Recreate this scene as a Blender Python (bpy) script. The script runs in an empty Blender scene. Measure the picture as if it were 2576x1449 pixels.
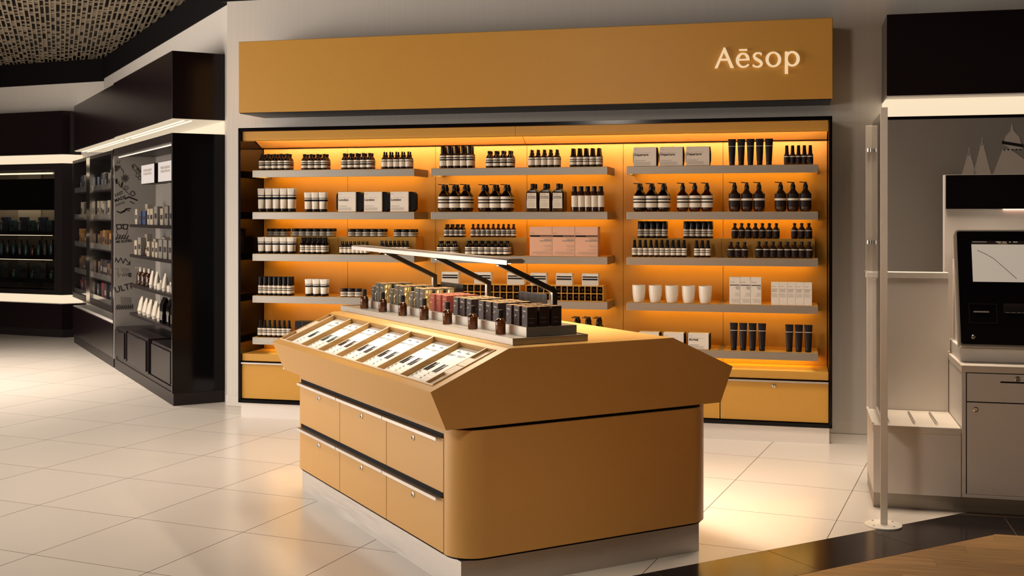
import bpy, bmesh, math, random
from mathutils import Matrix, Vector

random.seed(7)
SC = bpy.context.scene
COL = SC.collection
PI = math.pi

# ------------------------------------------------------------------ camera
cam_d = bpy.data.cameras.new('camera')
cam_d.sensor_width = 36.0
cam_d.lens = 2862.0 / 2576.0 * 36.0
cam_d.shift_y = -(724.5 - 542.0) / 2576.0
cam_d.clip_end = 100
cam = bpy.data.objects.new('camera', cam_d)
cam.location = (0, 0, 1.55)
cam.rotation_euler = (PI / 2, 0, 0)
COL.objects.link(cam)
SC.camera = cam

# ------------------------------------------------------------------ world, light, exposure
SC.view_settings.view_transform = 'Standard'
SC.view_settings.look = 'None'
SC.view_settings.exposure = 0.0
SC.view_settings.gamma = 1.0
SC.view_settings.use_curve_mapping = False
SC.cycles.use_denoising = True
SC.cycles.max_bounces = 10
SC.cycles.caustics_reflective = False
SC.cycles.caustics_refractive = False
SC.cycles.sample_clamp_indirect = 3.0

W = bpy.data.worlds.new('world')
SC.world = W
W.use_nodes = True
bg = W.node_tree.nodes['Background']
bg.inputs[0].default_value = (1.0, 0.74, 0.50, 1)
bg.inputs[1].default_value = 0.07

WARM = (1.0, 0.80, 0.60)
NEUTRAL = (1.0, 0.86, 0.73)
WALL_TURN = math.radians(-14.09)


def area(name, loc, size, power, color=WARM, rot=(0, 0, 0), size_y=None, spread=None):
    d = bpy.data.lights.new(name, 'AREA')
    d.energy = power
    d.color = color
    d.shape = 'RECTANGLE'
    d.size = size
    d.size_y = size_y or size
    if spread:
        d.spread = spread
    o = bpy.data.objects.new(name, d)
    o.location = loc
    o.rotation_euler = rot
    COL.objects.link(o)
    return o


def point(name, loc, power, radius, color=WARM):
    d = bpy.data.lights.new(name, 'POINT')
    d.energy = power
    d.color = color
    d.shadow_soft_size = radius
    o = bpy.data.objects.new(name, d)
    o.location = loc
    COL.objects.link(o)
    return o


def spot(name, loc, target, power, angle, blend=0.6, color=WARM, radius=0.06):
    d = bpy.data.lights.new(name, 'SPOT')
    d.energy = power
    d.color = color
    d.spot_size = math.radians(angle)
    d.spot_blend = blend
    d.shadow_soft_size = radius
    o = bpy.data.objects.new(name, d)
    o.location = loc
    v = Vector(target) - Vector(loc)
    o.rotation_euler = v.to_track_quat('-Z', 'Y').to_euler()
    COL.objects.link(o)
    return o


# ceiling lamps over the left aisle, plus an added front fill lamp
spot('aisle_downlight', (-3.0, 6.6, 3.5), (-3.0, 6.7, 0), 270, 118, blend=1.0, radius=0.35, color=NEUTRAL)
point('front_fill_lamp', (-2.3, 1.0, 3.2), 215, 0.40, color=NEUTRAL)  # unseen lamp added to brighten both counter faces
spot('far_aisle_lamp', (-5.4, 10.4, 3.4), (-5.2, 10.6, 0), 900, 104, blend=1.0, radius=0.25, color=NEUTRAL)
# unseen glowing panel added on the left to brighten counter and wall
area('left_fill_panel', (-8.2, 6.4, 1.5), 7.0, 460, color=(1.0, 0.89, 0.79), size_y=2.6, rot=(PI / 2, 0, math.radians(-84)))
# downlights
area('gap_ceiling_lamp', (0.1, 7.25, 3.4), 4.2, 22, size_y=0.4, rot=(0, 0, WALL_TURN), spread=math.radians(75), color=NEUTRAL)
area('till_ceiling_lamp', (2.1, 6.35, 3.4), 0.8, 16, size_y=0.8, spread=math.radians(70))
area('counter_ceiling_lamp', (0.2, 5.9, 3.4), 0.8, 25, size_y=0.8, spread=math.radians(50))
area('front_bounce_lamp', (0.9, 2.9, 3.4), 1.2, 70, size_y=1.2, spread=math.radians(62))  # unseen, added to bounce light off the floor onto the counter

# ------------------------------------------------------------------ materials
MAT = {}


def principled(name, col, rough=0.5, metal=0.0, spec=None, trans=0.0, ior=None, emis=None, estr=0.0, coat=0.0, alpha=None):
    m = bpy.data.materials.new(name)
    m.use_nodes = True
    b = m.node_tree.nodes['Principled BSDF']
    b.inputs['Base Color'].default_value = (*col, 1)
    b.inputs['Roughness'].default_value = rough
    b.inputs['Metallic'].default_value = metal
    if spec is not None:
        b.inputs['Specular IOR Level'].default_value = spec
    b.inputs['Transmission Weight'].default_value = trans
    if ior:
        b.inputs['IOR'].default_value = ior
    if emis:
        b.inputs['Emission Color'].default_value = (*emis, 1)
        b.inputs['Emission Strength'].default_value = estr
    b.inputs['Coat Weight'].default_value = coat
    if alpha is not None:
        b.inputs['Alpha'].default_value = alpha
    MAT[name] = m
    return m


def add_noise(m, scale=(1, 1, 1), nscale=8, amount=0.1, rough_amt=0.0, bump=0.0, detail=4, per_object=0.0):
    nt = m.node_tree
    b = nt.nodes['Principled BSDF']
    col = list(b.inputs['Base Color'].default_value)
    tc = nt.nodes.new('ShaderNodeTexCoord')
    mp = nt.nodes.new('ShaderNodeMapping')
    mp.inputs['Scale'].default_value = scale
    nz = nt.nodes.new('ShaderNodeTexNoise')
    nz.inputs['Scale'].default_value = nscale
    nz.inputs['Detail'].default_value = detail
    nt.links.new(tc.outputs['Object'], mp.inputs['Vector'])
    if per_object:
        oi = nt.nodes.new('ShaderNodeObjectInfo')
        mu = nt.nodes.new('ShaderNodeMath')
        mu.operation = 'MULTIPLY'
        mu.inputs[1].default_value = 57.0
        nt.links.new(oi.outputs['Random'], mu.inputs[0])
        nt.links.new(mu.outputs[0], mp.inputs['Location'])
    nt.links.new(mp.outputs[0], nz.inputs['Vector'])
    fac = nz.outputs['Fac']
    if per_object:
        oi = nt.nodes.new('ShaderNodeObjectInfo')
        ad = nt.nodes.new('ShaderNodeMath')
        ad.operation = 'MULTIPLY_ADD'
        ad.inputs[1].default_value = per_object
        nt.links.new(oi.outputs['Random'], ad.inputs[0])
        nt.links.new(fac, ad.inputs[2])
        fac = ad.outputs[0]
    if amount:
        rp = nt.nodes.new('ShaderNodeValToRGB')
        lo = [max(0, c * (1 - amount)) for c in col[:3]]
        hi = [min(1, c * (1 + amount)) for c in col[:3]]
        rp.color_ramp.elements[0].position = 0.3
        rp.color_ramp.elements[0].color = (*lo, 1)
        rp.color_ramp.elements[1].position = 0.7
        rp.color_ramp.elements[1].color = (*hi, 1)
        nt.links.new(fac, rp.inputs[0])
        nt.links.new(rp.outputs[0], b.inputs['Base Color'])
    if rough_amt:
        r0 = b.inputs['Roughness'].default_value
        mr = nt.nodes.new('ShaderNodeMapRange')
        mr.inputs['From Min'].default_value = 0.3
        mr.inputs['From Max'].default_value = 0.7
        mr.inputs['To Min'].default_value = max(0.02, r0 - rough_amt)
        mr.inputs['To Max'].default_value = r0 + rough_amt
        nt.links.new(nz.outputs['Fac'], mr.inputs['Value'])
        nt.links.new(mr.outputs[0], b.inputs['Roughness'])
    if bump:
        bp = nt.nodes.new('ShaderNodeBump')
        bp.inputs['Strength'].default_value = bump
        bp.inputs['Distance'].default_value = 0.002
        nt.links.new(nz.outputs['Fac'], bp.inputs['Height'])
        nt.links.new(bp.outputs[0], b.inputs['Normal'])
    return m


def emitter(name, col, strength):
    return principled(name, (0.12, 0.12, 0.12), 0.5, emis=col, estr=strength)


LED = (1.0, 0.51, 0.07)
COVE = (1.0, 0.64, 0.42)
LEDW = (1.0, 0.80, 0.54)
add_noise(principled('tan_laminate', (0.60, 0.315, 0.058), 0.38, spec=0.3), nscale=60, amount=0.012)
add_noise(principled('tan_counter', (0.61, 0.335, 0.095), 0.36, spec=0.5), nscale=60, amount=0.012)
add_noise(principled('steel', (0.39, 0.355, 0.31), 0.44, metal=1.0), scale=(0.5, 60, 60), nscale=5, amount=0.05, rough_amt=0.04, bump=0.01)
add_noise(principled('steel_light', (0.57, 0.53, 0.49), 0.46, metal=1.0), scale=(0.6, 0.6, 30), nscale=6, amount=0.05, rough_amt=0.06)
principled('dark_steel', (0.10, 0.09, 0.08), 0.28, metal=1.0)
principled('black_gloss', (0.003, 0.002, 0.003), 0.12, spec=0.2)
principled('plum_gloss', (0.008, 0.004, 0.0055), 0.20, spec=0.28)
principled('charcoal', (0.014, 0.010, 0.011), 0.38, spec=0.22)
principled('black_plastic', (0.007, 0.005, 0.005), 0.34, spec=0.3)
principled('black_matte', (0.006, 0.005, 0.006), 0.6, spec=0.12)
add_noise(principled('wall_paint', (0.70, 0.655, 0.60), 0.55, spec=0.3), scale=(30, 30, 0.35), nscale=3, amount=0.025, bump=0.02)
principled('white_laminate', (0.80, 0.75, 0.70), 0.35)
add_noise(principled('white_stone', (0.78, 0.71, 0.62), 0.28), nscale=5, amount=0.05)
add_noise(principled('floor_tile', (0.79, 0.725, 0.645), 0.23, spec=0.5), nscale=1.6, amount=0.03, per_object=0.25)
principled('grout', (0.17, 0.11, 0.065), 0.8)
add_noise(principled('granite', (0.010, 0.006, 0.007), 0.16, spec=0.5), nscale=90, amount=0.5)
wd = add_noise(principled('oak_plank', (0.31, 0.175, 0.065), 0.42), scale=(1.2, 22, 22), nscale=3.2, amount=0.38, per_object=0.2, detail=6)
principled('lattice', (0.25, 0.205, 0.145), 0.6)
principled('ceiling_black', (0.005, 0.004, 0.005), 0.7, spec=0.1)
principled('mural_grey', (0.20, 0.185, 0.165), 0.45)
principled('mural_pale', (0.42, 0.385, 0.34), 0.5)
principled('amber_glass', (0.085, 0.024, 0.005), 0.05, trans=0.95, ior=1.45)
principled('amber_dark', (0.045, 0.016, 0.007), 0.09, spec=0.6, trans=0.35, ior=1.45)
principled('cream_label', (0.80, 0.72, 0.60), 0.55)
principled('black_label', (0.010, 0.008, 0.008), 0.5, spec=0.2)
principled('dark_label', (0.016, 0.008, 0.007), 0.5, spec=0.2)
principled('cream_tube', (0.84, 0.77, 0.66), 0.38)
principled('dark_tube', (0.012, 0.007, 0.007), 0.4, spec=0.22)
principled('cream_card', (0.82, 0.75, 0.66), 0.6)
principled('grey_card', (0.66, 0.60, 0.52), 0.6)
principled('pink_card', (0.80, 0.46, 0.31), 0.5)
principled('plum_carton', (0.026, 0.015, 0.015), 0.45, spec=0.25)
principled('olive_carton', (0.046, 0.043, 0.034), 0.45, spec=0.25)
principled('red_carton', (0.20, 0.040, 0.026), 0.5, spec=0.2)
principled('grey_carton', (0.052, 0.044, 0.037), 0.45, spec=0.25)
add_noise(principled('gold_foil', (0.95, 0.60, 0.24), 0.30, metal=0.85), nscale=26, amount=0.25, bump=0.9)
principled('ceramic', (0.86, 0.80, 0.70), 0.30)
principled('ink', (0.02, 0.017, 0.017), 0.6, spec=0.05)
principled('ink_grey', (0.30, 0.27, 0.24), 0.6, spec=0.05)
principled('pale_print', (0.70, 0.60, 0.48), 0.5, spec=0.05)
principled('teal_print', (0.030, 0.095, 0.085), 0.5, spec=0.05)
principled('navy_print', (0.020, 0.024, 0.034), 0.5, spec=0.05)
principled('brown_print', (0.045, 0.020, 0.010), 0.5, spec=0.05)
principled('paper', (0.94, 0.93, 0.88), 0.7, spec=0.1)
principled('paper_pink', (0.92, 0.86, 0.79), 0.7, spec=0.1)
add_noise(principled('divider_wood', (0.40, 0.22, 0.065), 0.42), scale=(1, 1, 12), nscale=20, amount=0.2)
principled('pale_pad', (0.80, 0.66, 0.50), 0.5)
principled('sign_white', (0.96, 0.90, 0.80), 0.45)
principled('chrome', (0.80, 0.77, 0.72), 0.18, metal=1.0)
principled('clear_acrylic', (0.96, 0.93, 0.88), 0.03, trans=0.92, ior=1.30)
principled('tan_top', (0.32, 0.19, 0.085), 0.55)
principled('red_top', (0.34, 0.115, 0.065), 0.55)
principled('case_back', (0.16, 0.13, 0.095), 0.5)
principled('frosted_acrylic', (0.92, 0.84, 0.72), 0.25, trans=0.6, ior=1.3)
principled('smoked_glass', (0.80, 0.80, 0.80), 0.0, trans=1.0, ior=1.06)
principled('doodle_board', (0.22, 0.205, 0.19), 0.4)
principled('silver', (0.50, 0.46, 0.41), 0.35, metal=0.8)
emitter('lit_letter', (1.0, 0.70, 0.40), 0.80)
emitter('led_strip', LED, 17.5)
emitter('led_cove', COVE, 95.0)
emitter('led_white', LEDW, 7.0)
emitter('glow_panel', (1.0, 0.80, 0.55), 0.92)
emitter('pink_led', (1.0, 0.55, 0.40), 2.5)
emitter('painted_glow', (1.0, 0.80, 0.55), 0.62)  # emission stands in for light falling on the header undersides
emitter('case_led', LEDW, 1.6)
emitter('light_box', (1.0, 0.84, 0.76), 0.60)
emitter('till_screen', (1.0, 0.82, 0.64), 0.36)
emitter('lamp_led', (1.0, 0.84, 0.64), 52.0)


# ------------------------------------------------------------------ mesh building
class MB:
    def __init__(s):
        s.v, s.f, s.m, s.mats = [], [], [], []

    def mi(s, mat):
        m = MAT[mat] if isinstance(mat, str) else mat
        if m not in s.mats:
            s.mats.append(m)
        return s.mats.index(m)

    def add(s, verts, faces, mat):
        o = len(s.v)
        i = s.mi(mat)
        s.v += [tuple(p) for p in verts]
        for f in faces:
            s.f.append([o + k for k in f])
            s.m.append(i)
        return s

    def box(s, x0, x1, y0, y1, z0, z1, mat, bev=0.0):
        if bev:
            bm = bmesh.new()
            bmesh.ops.create_cube(bm, size=1)
            for v in bm.verts:
                v.co = Vector(((x0 + x1) / 2 + v.co.x * (x1 - x0), (y0 + y1) / 2 + v.co.y * (y1 - y0), (z0 + z1) / 2 + v.co.z * (z1 - z0)))
            bmesh.ops.bevel(bm, geom=bm.edges[:], offset=bev, segments=2, affect='EDGES', profile=0.5)
            bm.verts.index_update()
            s.add([v.co[:] for v in bm.verts], [[v.index for v in f.verts] for f in bm.faces], mat)
            bm.free()
            return s
        v = [(x0, y0, z0), (x1, y0, z0), (x1, y1, z0), (x0, y1, z0), (x0, y0, z1), (x1, y0, z1), (x1, y1, z1), (x0, y1, z1)]
        return s.add(v, [(3, 2, 1, 0), (4, 5, 6, 7), (0, 1, 5, 4), (1, 2, 6, 5), (2, 3, 7, 6), (3, 0, 4, 7)], mat)

    def prism(s, poly, z0, z1, mat, ax='z'):
        """poly: 2-D outline, anticlockwise in its plane; ax: the axis it is pulled along."""
        n = len(poly)

        def P(a, b, c):
            return {'z': (a, b, c), 'y': (a, c, b), 'x': (c, a, b)}[ax]
        v = [P(a, b, z0) for a, b in poly] + [P(a, b, z1) for a, b in poly]
        f = [list(range(n))[::-1], list(range(n, 2 * n))] + [(i, (i + 1) % n, n + (i + 1) % n, n + i) for i in range(n)]
        if ax == 'y':
            f = [list(q)[::-1] for q in f]
        return s.add(v, f, mat)

    def lathe(s, prof, mat, seg=20, c=(0, 0, 0), sx=1.0, sy=1.0, closed=False):
        """prof: (r, z) from the bottom up; mat: one name or one per segment."""
        n = len(prof)
        base = len(s.v)
        vs = []
        for r, z in prof:
            for k in range(seg):
                a = 2 * PI * k / seg
                vs.append((c[0] + r * sx * math.cos(a), c[1] + r * sy * math.sin(a), c[2] + z))
        s.v += vs
        for i in range(n - 1):
            m = s.mi(mat[i] if isinstance(mat, (list, tuple)) else mat)
            if prof[i][0] < 1e-7 and prof[i + 1][0] < 1e-7:
                continue
            for k in range(seg):
                k2 = (k + 1) % seg
                s.f.append([base + i * seg + k, base + i * seg + k2, base + (i + 1) * seg + k2, base + (i + 1) * seg + k])
                s.m.append(m)
        if closed:
            s.f.append([base + k for k in range(seg)][::-1])
            s.m.append(s.mi(mat[0] if isinstance(mat, (list, tuple)) else mat))
            s.f.append([base + (n - 1) * seg + k for k in range(seg)])
            s.m.append(s.mi(mat[-1] if isinstance(mat, (list, tuple)) else mat))
        return s

    def bar(s, a, b, w, h, mat, up=(0, 0, 1)):
        a, b = Vector(a), Vector(b)
        d = (b - a).normalized()
        x = d.cross(Vector(up)).normalized()
        y = x.cross(d).normalized()
        v = []
        for p in (a, b):
            for q, r in ((-1, -1), (1, -1), (1, 1), (-1, 1)):
                v.append(p + x * q * w / 2 + y * r * h / 2)
        return s.add(v, [(0, 1, 2, 3), (7, 6, 5, 4), (0, 4, 5, 1), (1, 5, 6, 2), (2, 6, 7, 3), (3, 7, 4, 0)], mat)

    def tube(s, pts, r, mat, seg=8):
        pts = [Vector(p) for p in pts]
        base = len(s.v)
        for i, p in enumerate(pts):
            d = (pts[min(i + 1, len(pts) - 1)] - pts[max(i - 1, 0)]).normalized()
            u = d.cross(Vector((0, 0, 1)) if abs(d.z) < 0.9 else Vector((1, 0, 0))).normalized()
            w = u.cross(d)
            for k in range(seg):
                t = 2 * PI * k / seg
                s.v.append(tuple(p + u * r * math.cos(t) + w * r * math.sin(t)))
        m = s.mi(mat)
        for i in range(len(pts) - 1):
            for k in range(seg):
                k2 = (k + 1) % seg
                s.f.append([base + i * seg + k, base + i * seg + k2, base + (i + 1) * seg + k2, base + (i + 1) * seg + k][::-1])
                s.m.append(m)
        s.f.append([base + k for k in range(seg)])
        s.m.append(m)
        s.f.append([base + (len(pts) - 1) * seg + k for k in range(seg)][::-1])
        s.m.append(m)
        return s

    def mesh(s, name, smooth=False):
        me = bpy.data.meshes.new(name)
        me.from_pydata(s.v, [], s.f)
        for m in s.mats:
            me.materials.append(m)
        if len(s.mats) > 1:
            me.polygons.foreach_set('material_index', s.m)
        if smooth:
            me.polygons.foreach_set('use_smooth', [True] * len(me.polygons))
            me.set_sharp_from_angle(angle=math.radians(38))
        me.validate()
        me.update()
        return me

    def obj(s, name, parent=None, smooth=False):
        return put(name, s.mesh(name, smooth), parent)


def put(name, me, parent=None, loc=None, mat4=None):
    o = bpy.data.objects.new(name, me)
    COL.objects.link(o)
    if parent:
        o.parent = parent
    if loc:
        o.location = loc
    if mat4 is not None:
        o.matrix_basis = mat4
    return o


def tag(o, label=None, cat=None, group=None, kind=None):
    if label:
        o['label'] = label
    if cat:
        o['category'] = cat
    if group:
        o['group'] = group
    if kind:
        o['kind'] = kind
    return o


def thing(name, label, cat, loc=(0, 0, 0), rz=0.0, group=None, mat4=None):
    o = bpy.data.objects.new(name, None)
    o.empty_display_size = 0.05
    COL.objects.link(o)
    if mat4 is not None:
        o.matrix_basis = mat4
    else:
        o.location = loc
        o.rotation_euler = (0, 0, rz)
    return tag(o, label, cat, group)


def dup(root, mat4, label=None, group=None):
    r = root.copy()
    COL.objects.link(r)
    r.matrix_basis = mat4
    if label:
        r['label'] = label
    if group:
        r['group'] = group
    for ch in root.children:
        c = ch.copy()
        COL.objects.link(c)
        c.parent = r
        for g in ch.children:
            d = g.copy()
            COL.objects.link(d)
            d.parent = c
    return r


def frame(origin, rz):
    return Matrix.Translation(origin) @ Matrix.Rotation(rz, 4, 'Z')


T3 = Matrix.Translation
FACE = Matrix.Rotation(PI / 2, 4, 'X')      # text that stands upright and faces local -y
_TXT = {}


def text_mesh(s, size, mat, align='LEFT', bold=0.0):
    key = (s, size, mat, align, bold)
    if key not in _TXT:
        c = bpy.data.curves.new('print', 'FONT')
        c.body = s
        c.size = size
        c.align_x = align
        c.resolution_u = 2
        c.offset = bold
        c.fill_mode = 'FRONT'
        o = bpy.data.objects.new('print', c)
        COL.objects.link(o)
        dg = bpy.context.evaluated_depsgraph_get()
        me = bpy.data.meshes.new_from_object(o.evaluated_get(dg))
        me.materials.clear()
        me.materials.append(MAT[mat])
        bpy.data.objects.remove(o)
        bpy.data.curves.remove(c)
        _TXT[key] = me
    return _TXT[key]


def text(s, size, mat, parent, x, y, z, name='printed_text', align='LEFT', bold=0.0, mat4=None):
    return put(name, text_mesh(s, size, mat, align, bold), parent, mat4=T3((x, y, z)) @ (FACE if mat4 is None else mat4))


def text_into(mb, s, size, mat, m4, align='LEFT', bold=0.0):
    me = text_mesh(s, size, mat, align, bold)
    mb.add([tuple(m4 @ v.co) for v in me.vertices], [list(p.vertices) for p in me.polygons], mat)


def lines_into(mb, x0, x1, y, z, n, dz, h, mat, seed=0, ragged=0.35, right=False):
    """Fine print too small to read: short bars on a front that faces -y."""
    r = random.Random(seed)
    for k in range(n):
        w = (x1 - x0) * (1 - ragged * r.random())
        a, b = (x1 - w, x1) if right else (x0, x0 + w)
        zz = z - k * dz
        mb.add([(a, y, zz - h), (b, y, zz - h), (b, y, zz), (a, y, zz)], [(0, 1, 2, 3)], mat)


ORD = ['first', 'second', 'third', 'fourth', 'fifth', 'sixth', 'seventh', 'eighth', 'ninth', 'tenth', 'eleventh', 'twelfth', 'thirteenth', 'fourteenth']


def nth(i, n):
    if n == 1:
        return ''
    if i == 0:
        return 'leftmost'
    if i == n - 1:
        return 'rightmost'
    if n == 3:
        return 'middle'
    return ORD[i]


# frames: the wall display, the counter with the left-hand cases, the far case
WR = math.radians(-14.0914)
WF = frame((-2.08607, 8.76700, 0), WR)          # x along the display to the right, y into the wall
IR = math.radians(29.2)
IF = frame((-0.20818, 4.65488, 0), IR)          # x across the counter, y along it away from the camera
LF = frame((-2.76094, 9.24188, 0), IR)          # x into the left wall, y along the cases
FR = math.radians(-23.3)
FF = frame((-5.67662, 14.40292, 0), FR)         # x along the far case, y into its wall
LOGO_A= [[(3.6012, 2.5699), (3.6632, 2.7106), (3.6708, 2.6948), (3.6201, 2.5699)], [(3.6632, 2.7106), (3.6732, 2.7102), (3.7325, 2.5687), (3.7079, 2.5689), (3.6879, 2.62), (3.6829, 2.6331), (3.6614, 2.6801)], [(3.6407, 2.633), (3.6843, 2.633), (3.6891, 2.6203), (3.636, 2.6212)]]
LOGO_MACRON= [(3.7674, 2.6949), (3.8215, 2.6948), (3.8215, 2.685), (3.7674, 2.6854)]
LOGO_E_BAR= [(3.7642, 2.6273), (3.8381, 2.627), (3.8381, 2.6177), (3.7642, 2.6175)]
LOGO_E= [((3.8377, 2.6217), (3.8169, 2.6199)), ((3.8374, 2.6249), (3.8164, 2.6232)), ((3.837, 2.6298), (3.8159, 2.6276)), ((3.8361, 2.6358), (3.8152, 2.632)), ((3.8343, 2.6417), (3.8144, 2.6357)), ((3.832, 2.6469), (3.8134, 2.6394)), ((3.829, 2.6521), (3.8123, 2.6432)), ((3.825, 2.6573), (3.8111, 2.6464)), ((3.8199, 2.6617), (3.8096, 2.6491)), ((3.8139, 2.6648), (3.8068, 2.6522)), ((3.8073, 2.6669), (3.8029, 2.6555)), ((3.8007, 2.6683), (3.7984, 2.6581)), ((3.7945, 2.6689), (3.7941, 2.6594)), ((3.7885, 2.6689), (3.7901, 2.659)), ((3.7826, 2.6683), (3.7862, 2.6574)), ((3.7766, 2.6669), (3.7827, 2.6549)), ((3.771, 2.6644), (3.7796, 2.6521)), ((3.7656, 2.6609), (3.7769, 2.6488)), ((3.7605, 2.6565), (3.7744, 2.6448)), ((3.7559, 2.6514), (3.7722, 2.6403)), ((3.7521, 2.6458), (3.7704, 2.6359)), ((3.749, 2.6396), (3.7689, 2.6314)), ((3.7467, 2.6328), (3.7675, 2.6265)), ((3.7451, 2.6256), (3.7666, 2.6217)), ((3.7445, 2.6184), (3.7662, 2.6172)), ((3.745, 2.6112), (3.7664, 2.6129)), ((3.7463, 2.6041), (3.767, 2.6085)), ((3.7487, 2.5973), (3.768, 2.6042)), ((3.752, 2.5908), (3.7693, 2.6003)), ((3.7564, 2.585), (3.7713, 2.5963)), ((3.7617, 2.5799), (3.774, 2.592)), ((3.7673, 2.5756), (3.7773, 2.5879)), ((3.773, 2.5721), (3.7806, 2.5846)), ((3.7788, 2.5696), (3.7839, 2.5821)), ((3.7846, 2.5681), (3.7877, 2.58)), ((3.7903, 2.5673), (3.7918, 2.5786)), ((3.7957, 2.567), (3.7958, 2.5777)), ((3.8011, 2.5674), (3.7997, 2.5777)), ((3.8063, 2.5683), (3.8037, 2.5785)), ((3.811, 2.5696), (3.8077, 2.5797)), ((3.8153, 2.571), (3.8113, 2.581)), ((3.8192, 2.5725), (3.8142, 2.5825)), ((3.8228, 2.5742), (3.8167, 2.5842)), ((3.8259, 2.576), (3.8191, 2.586)), ((3.8285, 2.578), (3.8214, 2.5876)), ((3.8309, 2.5804), (3.8236, 2.5889)), ((3.8328, 2.5831), (3.8259, 2.5902)), ((3.8341, 2.5854), (3.828, 2.5915)), ((3.835, 2.5869), (3.8295, 2.5924))]
LOGO_S= [((3.9198, 2.655), (3.9151, 2.6517)), ((3.919, 2.6569), (3.9136, 2.6532)), ((3.9178, 2.6599), (3.9116, 2.6551)), ((3.9156, 2.6634), (3.9096, 2.6566)), ((3.912, 2.6664), (3.9077, 2.6575)), ((3.9076, 2.6681), (3.9051, 2.6585)), ((3.9029, 2.669), (3.9015, 2.6596)), ((3.8978, 2.6693), (3.8976, 2.6604)), ((3.8929, 2.6694), (3.8937, 2.6605)), ((3.8881, 2.6691), (3.89, 2.6596)), ((3.8829, 2.6686), (3.8863, 2.6581)), ((3.8776, 2.6674), (3.8831, 2.6561)), ((3.8726, 2.665), (3.8809, 2.654)), ((3.8682, 2.6616), (3.879, 2.6514)), ((3.8641, 2.6572), (3.8773, 2.6482)), ((3.8608, 2.6519), (3.8764, 2.6454)), ((3.859, 2.6453), (3.8765, 2.6441)), ((3.8598, 2.6383), (3.8769, 2.6433)), ((3.8623, 2.6323), (3.8781, 2.6412)), ((3.8656, 2.6272), (3.88, 2.6385)), ((3.8695, 2.6225), (3.8823, 2.636)), ((3.8743, 2.6184), (3.8849, 2.6339)), ((3.8794, 2.615), (3.8887, 2.6316)), ((3.8841, 2.6122), (3.8934, 2.6289)), ((3.8884, 2.6094), (3.8982, 2.6259)), ((3.893, 2.6064), (3.9029, 2.6229)), ((3.8976, 2.6034), (3.9078, 2.6198)), ((3.9014, 2.6008), (3.9129, 2.6162)), ((3.9041, 2.5984), (3.9174, 2.612)), ((3.9061, 2.5961), (3.9211, 2.6075)), ((3.9077, 2.5938), (3.9241, 2.6026)), ((3.9086, 2.5922), (3.9263, 2.5971)), ((3.909, 2.5913), (3.927, 2.5908)), ((3.9092, 2.59), (3.9257, 2.5847)), ((3.9088, 2.5876), (3.9231, 2.5796)), ((3.9077, 2.5848), (3.9197, 2.5752)), ((3.9064, 2.5825), (3.9157, 2.5716)), ((3.9044, 2.5804), (3.9111, 2.569)), ((3.9015, 2.5783), (3.9061, 2.5672)), ((3.898, 2.5766), (3.9011, 2.5661)), ((3.8945, 2.5754), (3.8963, 2.5654)), ((3.8909, 2.5748), (3.8915, 2.5652)), ((3.8871, 2.5749), (3.8866, 2.5654)), ((3.8833, 2.5754), (3.882, 2.566)), ((3.88, 2.5761), (3.8777, 2.567)), ((3.8773, 2.5772), (3.8736, 2.5683)), ((3.8749, 2.5789), (3.87, 2.57)), ((3.8724, 2.5807), (3.867, 2.5717)), ((3.8699, 2.5823), (3.8645, 2.5733)), ((3.8675, 2.5835), (3.8623, 2.5751)), ((3.8652, 2.5844), (3.8604, 2.5771)), ((3.8633, 2.5852), (3.859, 2.5788)), ((3.8619, 2.5857), (3.858, 2.5799))]
LOGO_S2= [(3.907, 2.6632), (3.9203, 2.6643), (3.9151, 2.644)] , [(3.8564, 2.5746), (3.8628, 2.5922), (3.8715, 2.5777)]
LOGO_O= [(4.0494, 2.6157), (4.0488, 2.6076), (4.0468, 2.5998), (4.0437, 2.5923), (4.0394, 2.5855), (4.0341, 2.5795), (4.0278, 2.5744), (4.0208, 2.5703), (4.0132, 2.5674), (4.0052, 2.5658), (3.997, 2.5654), (3.9888, 2.5663), (3.9807, 2.5685), (3.9731, 2.5718), (3.9661, 2.5763), (3.9598, 2.5819), (3.9544, 2.5883), (3.9501, 2.5954), (3.947, 2.603), (3.945, 2.6111), (3.9444, 2.6193), (3.945, 2.6274), (3.947, 2.6353), (3.9501, 2.6427), (3.9544, 2.6496), (3.9598, 2.6556), (3.9661, 2.6607), (3.9731, 2.6647), (3.9807, 2.6676), (3.9888, 2.6692), (3.997, 2.6696), (4.0052, 2.6687), (4.0132, 2.6665), (4.0208, 2.6631), (4.0278, 2.6586), (4.0341, 2.6531), (4.0394, 2.6467), (4.0437, 2.6396), (4.0468, 2.6319), (4.0488, 2.6239)] , [(4.0278, 2.6171), (4.0274, 2.6105), (4.0263, 2.6041), (4.0245, 2.5981), (4.0219, 2.5926), (4.0188, 2.5877), (4.0151, 2.5835), (4.011, 2.5802), (4.0065, 2.5778), (4.0018, 2.5764), (3.997, 2.5761), (3.9921, 2.5767), (3.9874, 2.5784), (3.983, 2.5811), (3.9788, 2.5847), (3.9751, 2.5891), (3.972, 2.5942), (3.9694, 2.5999), (3.9676, 2.6061), (3.9665, 2.6125), (3.9661, 2.6191), (3.9665, 2.6257), (3.9676, 2.6321), (3.9694, 2.6381), (3.972, 2.6436), (3.9751, 2.6486), (3.9788, 2.6527), (3.983, 2.656), (3.9874, 2.6584), (3.9921, 2.6598), (3.997, 2.6601), (4.0018, 2.6594), (4.0065, 2.6577), (4.011, 2.6551), (4.0151, 2.6515), (4.0188, 2.6471), (4.0219, 2.6419), (4.0245, 2.6362), (4.0263, 2.6301), (4.0274, 2.6236)]
LOGO_P= [(4.0738, 2.6672), (4.0933, 2.668), (4.0951, 2.5168), (4.073, 2.5175)]
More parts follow.
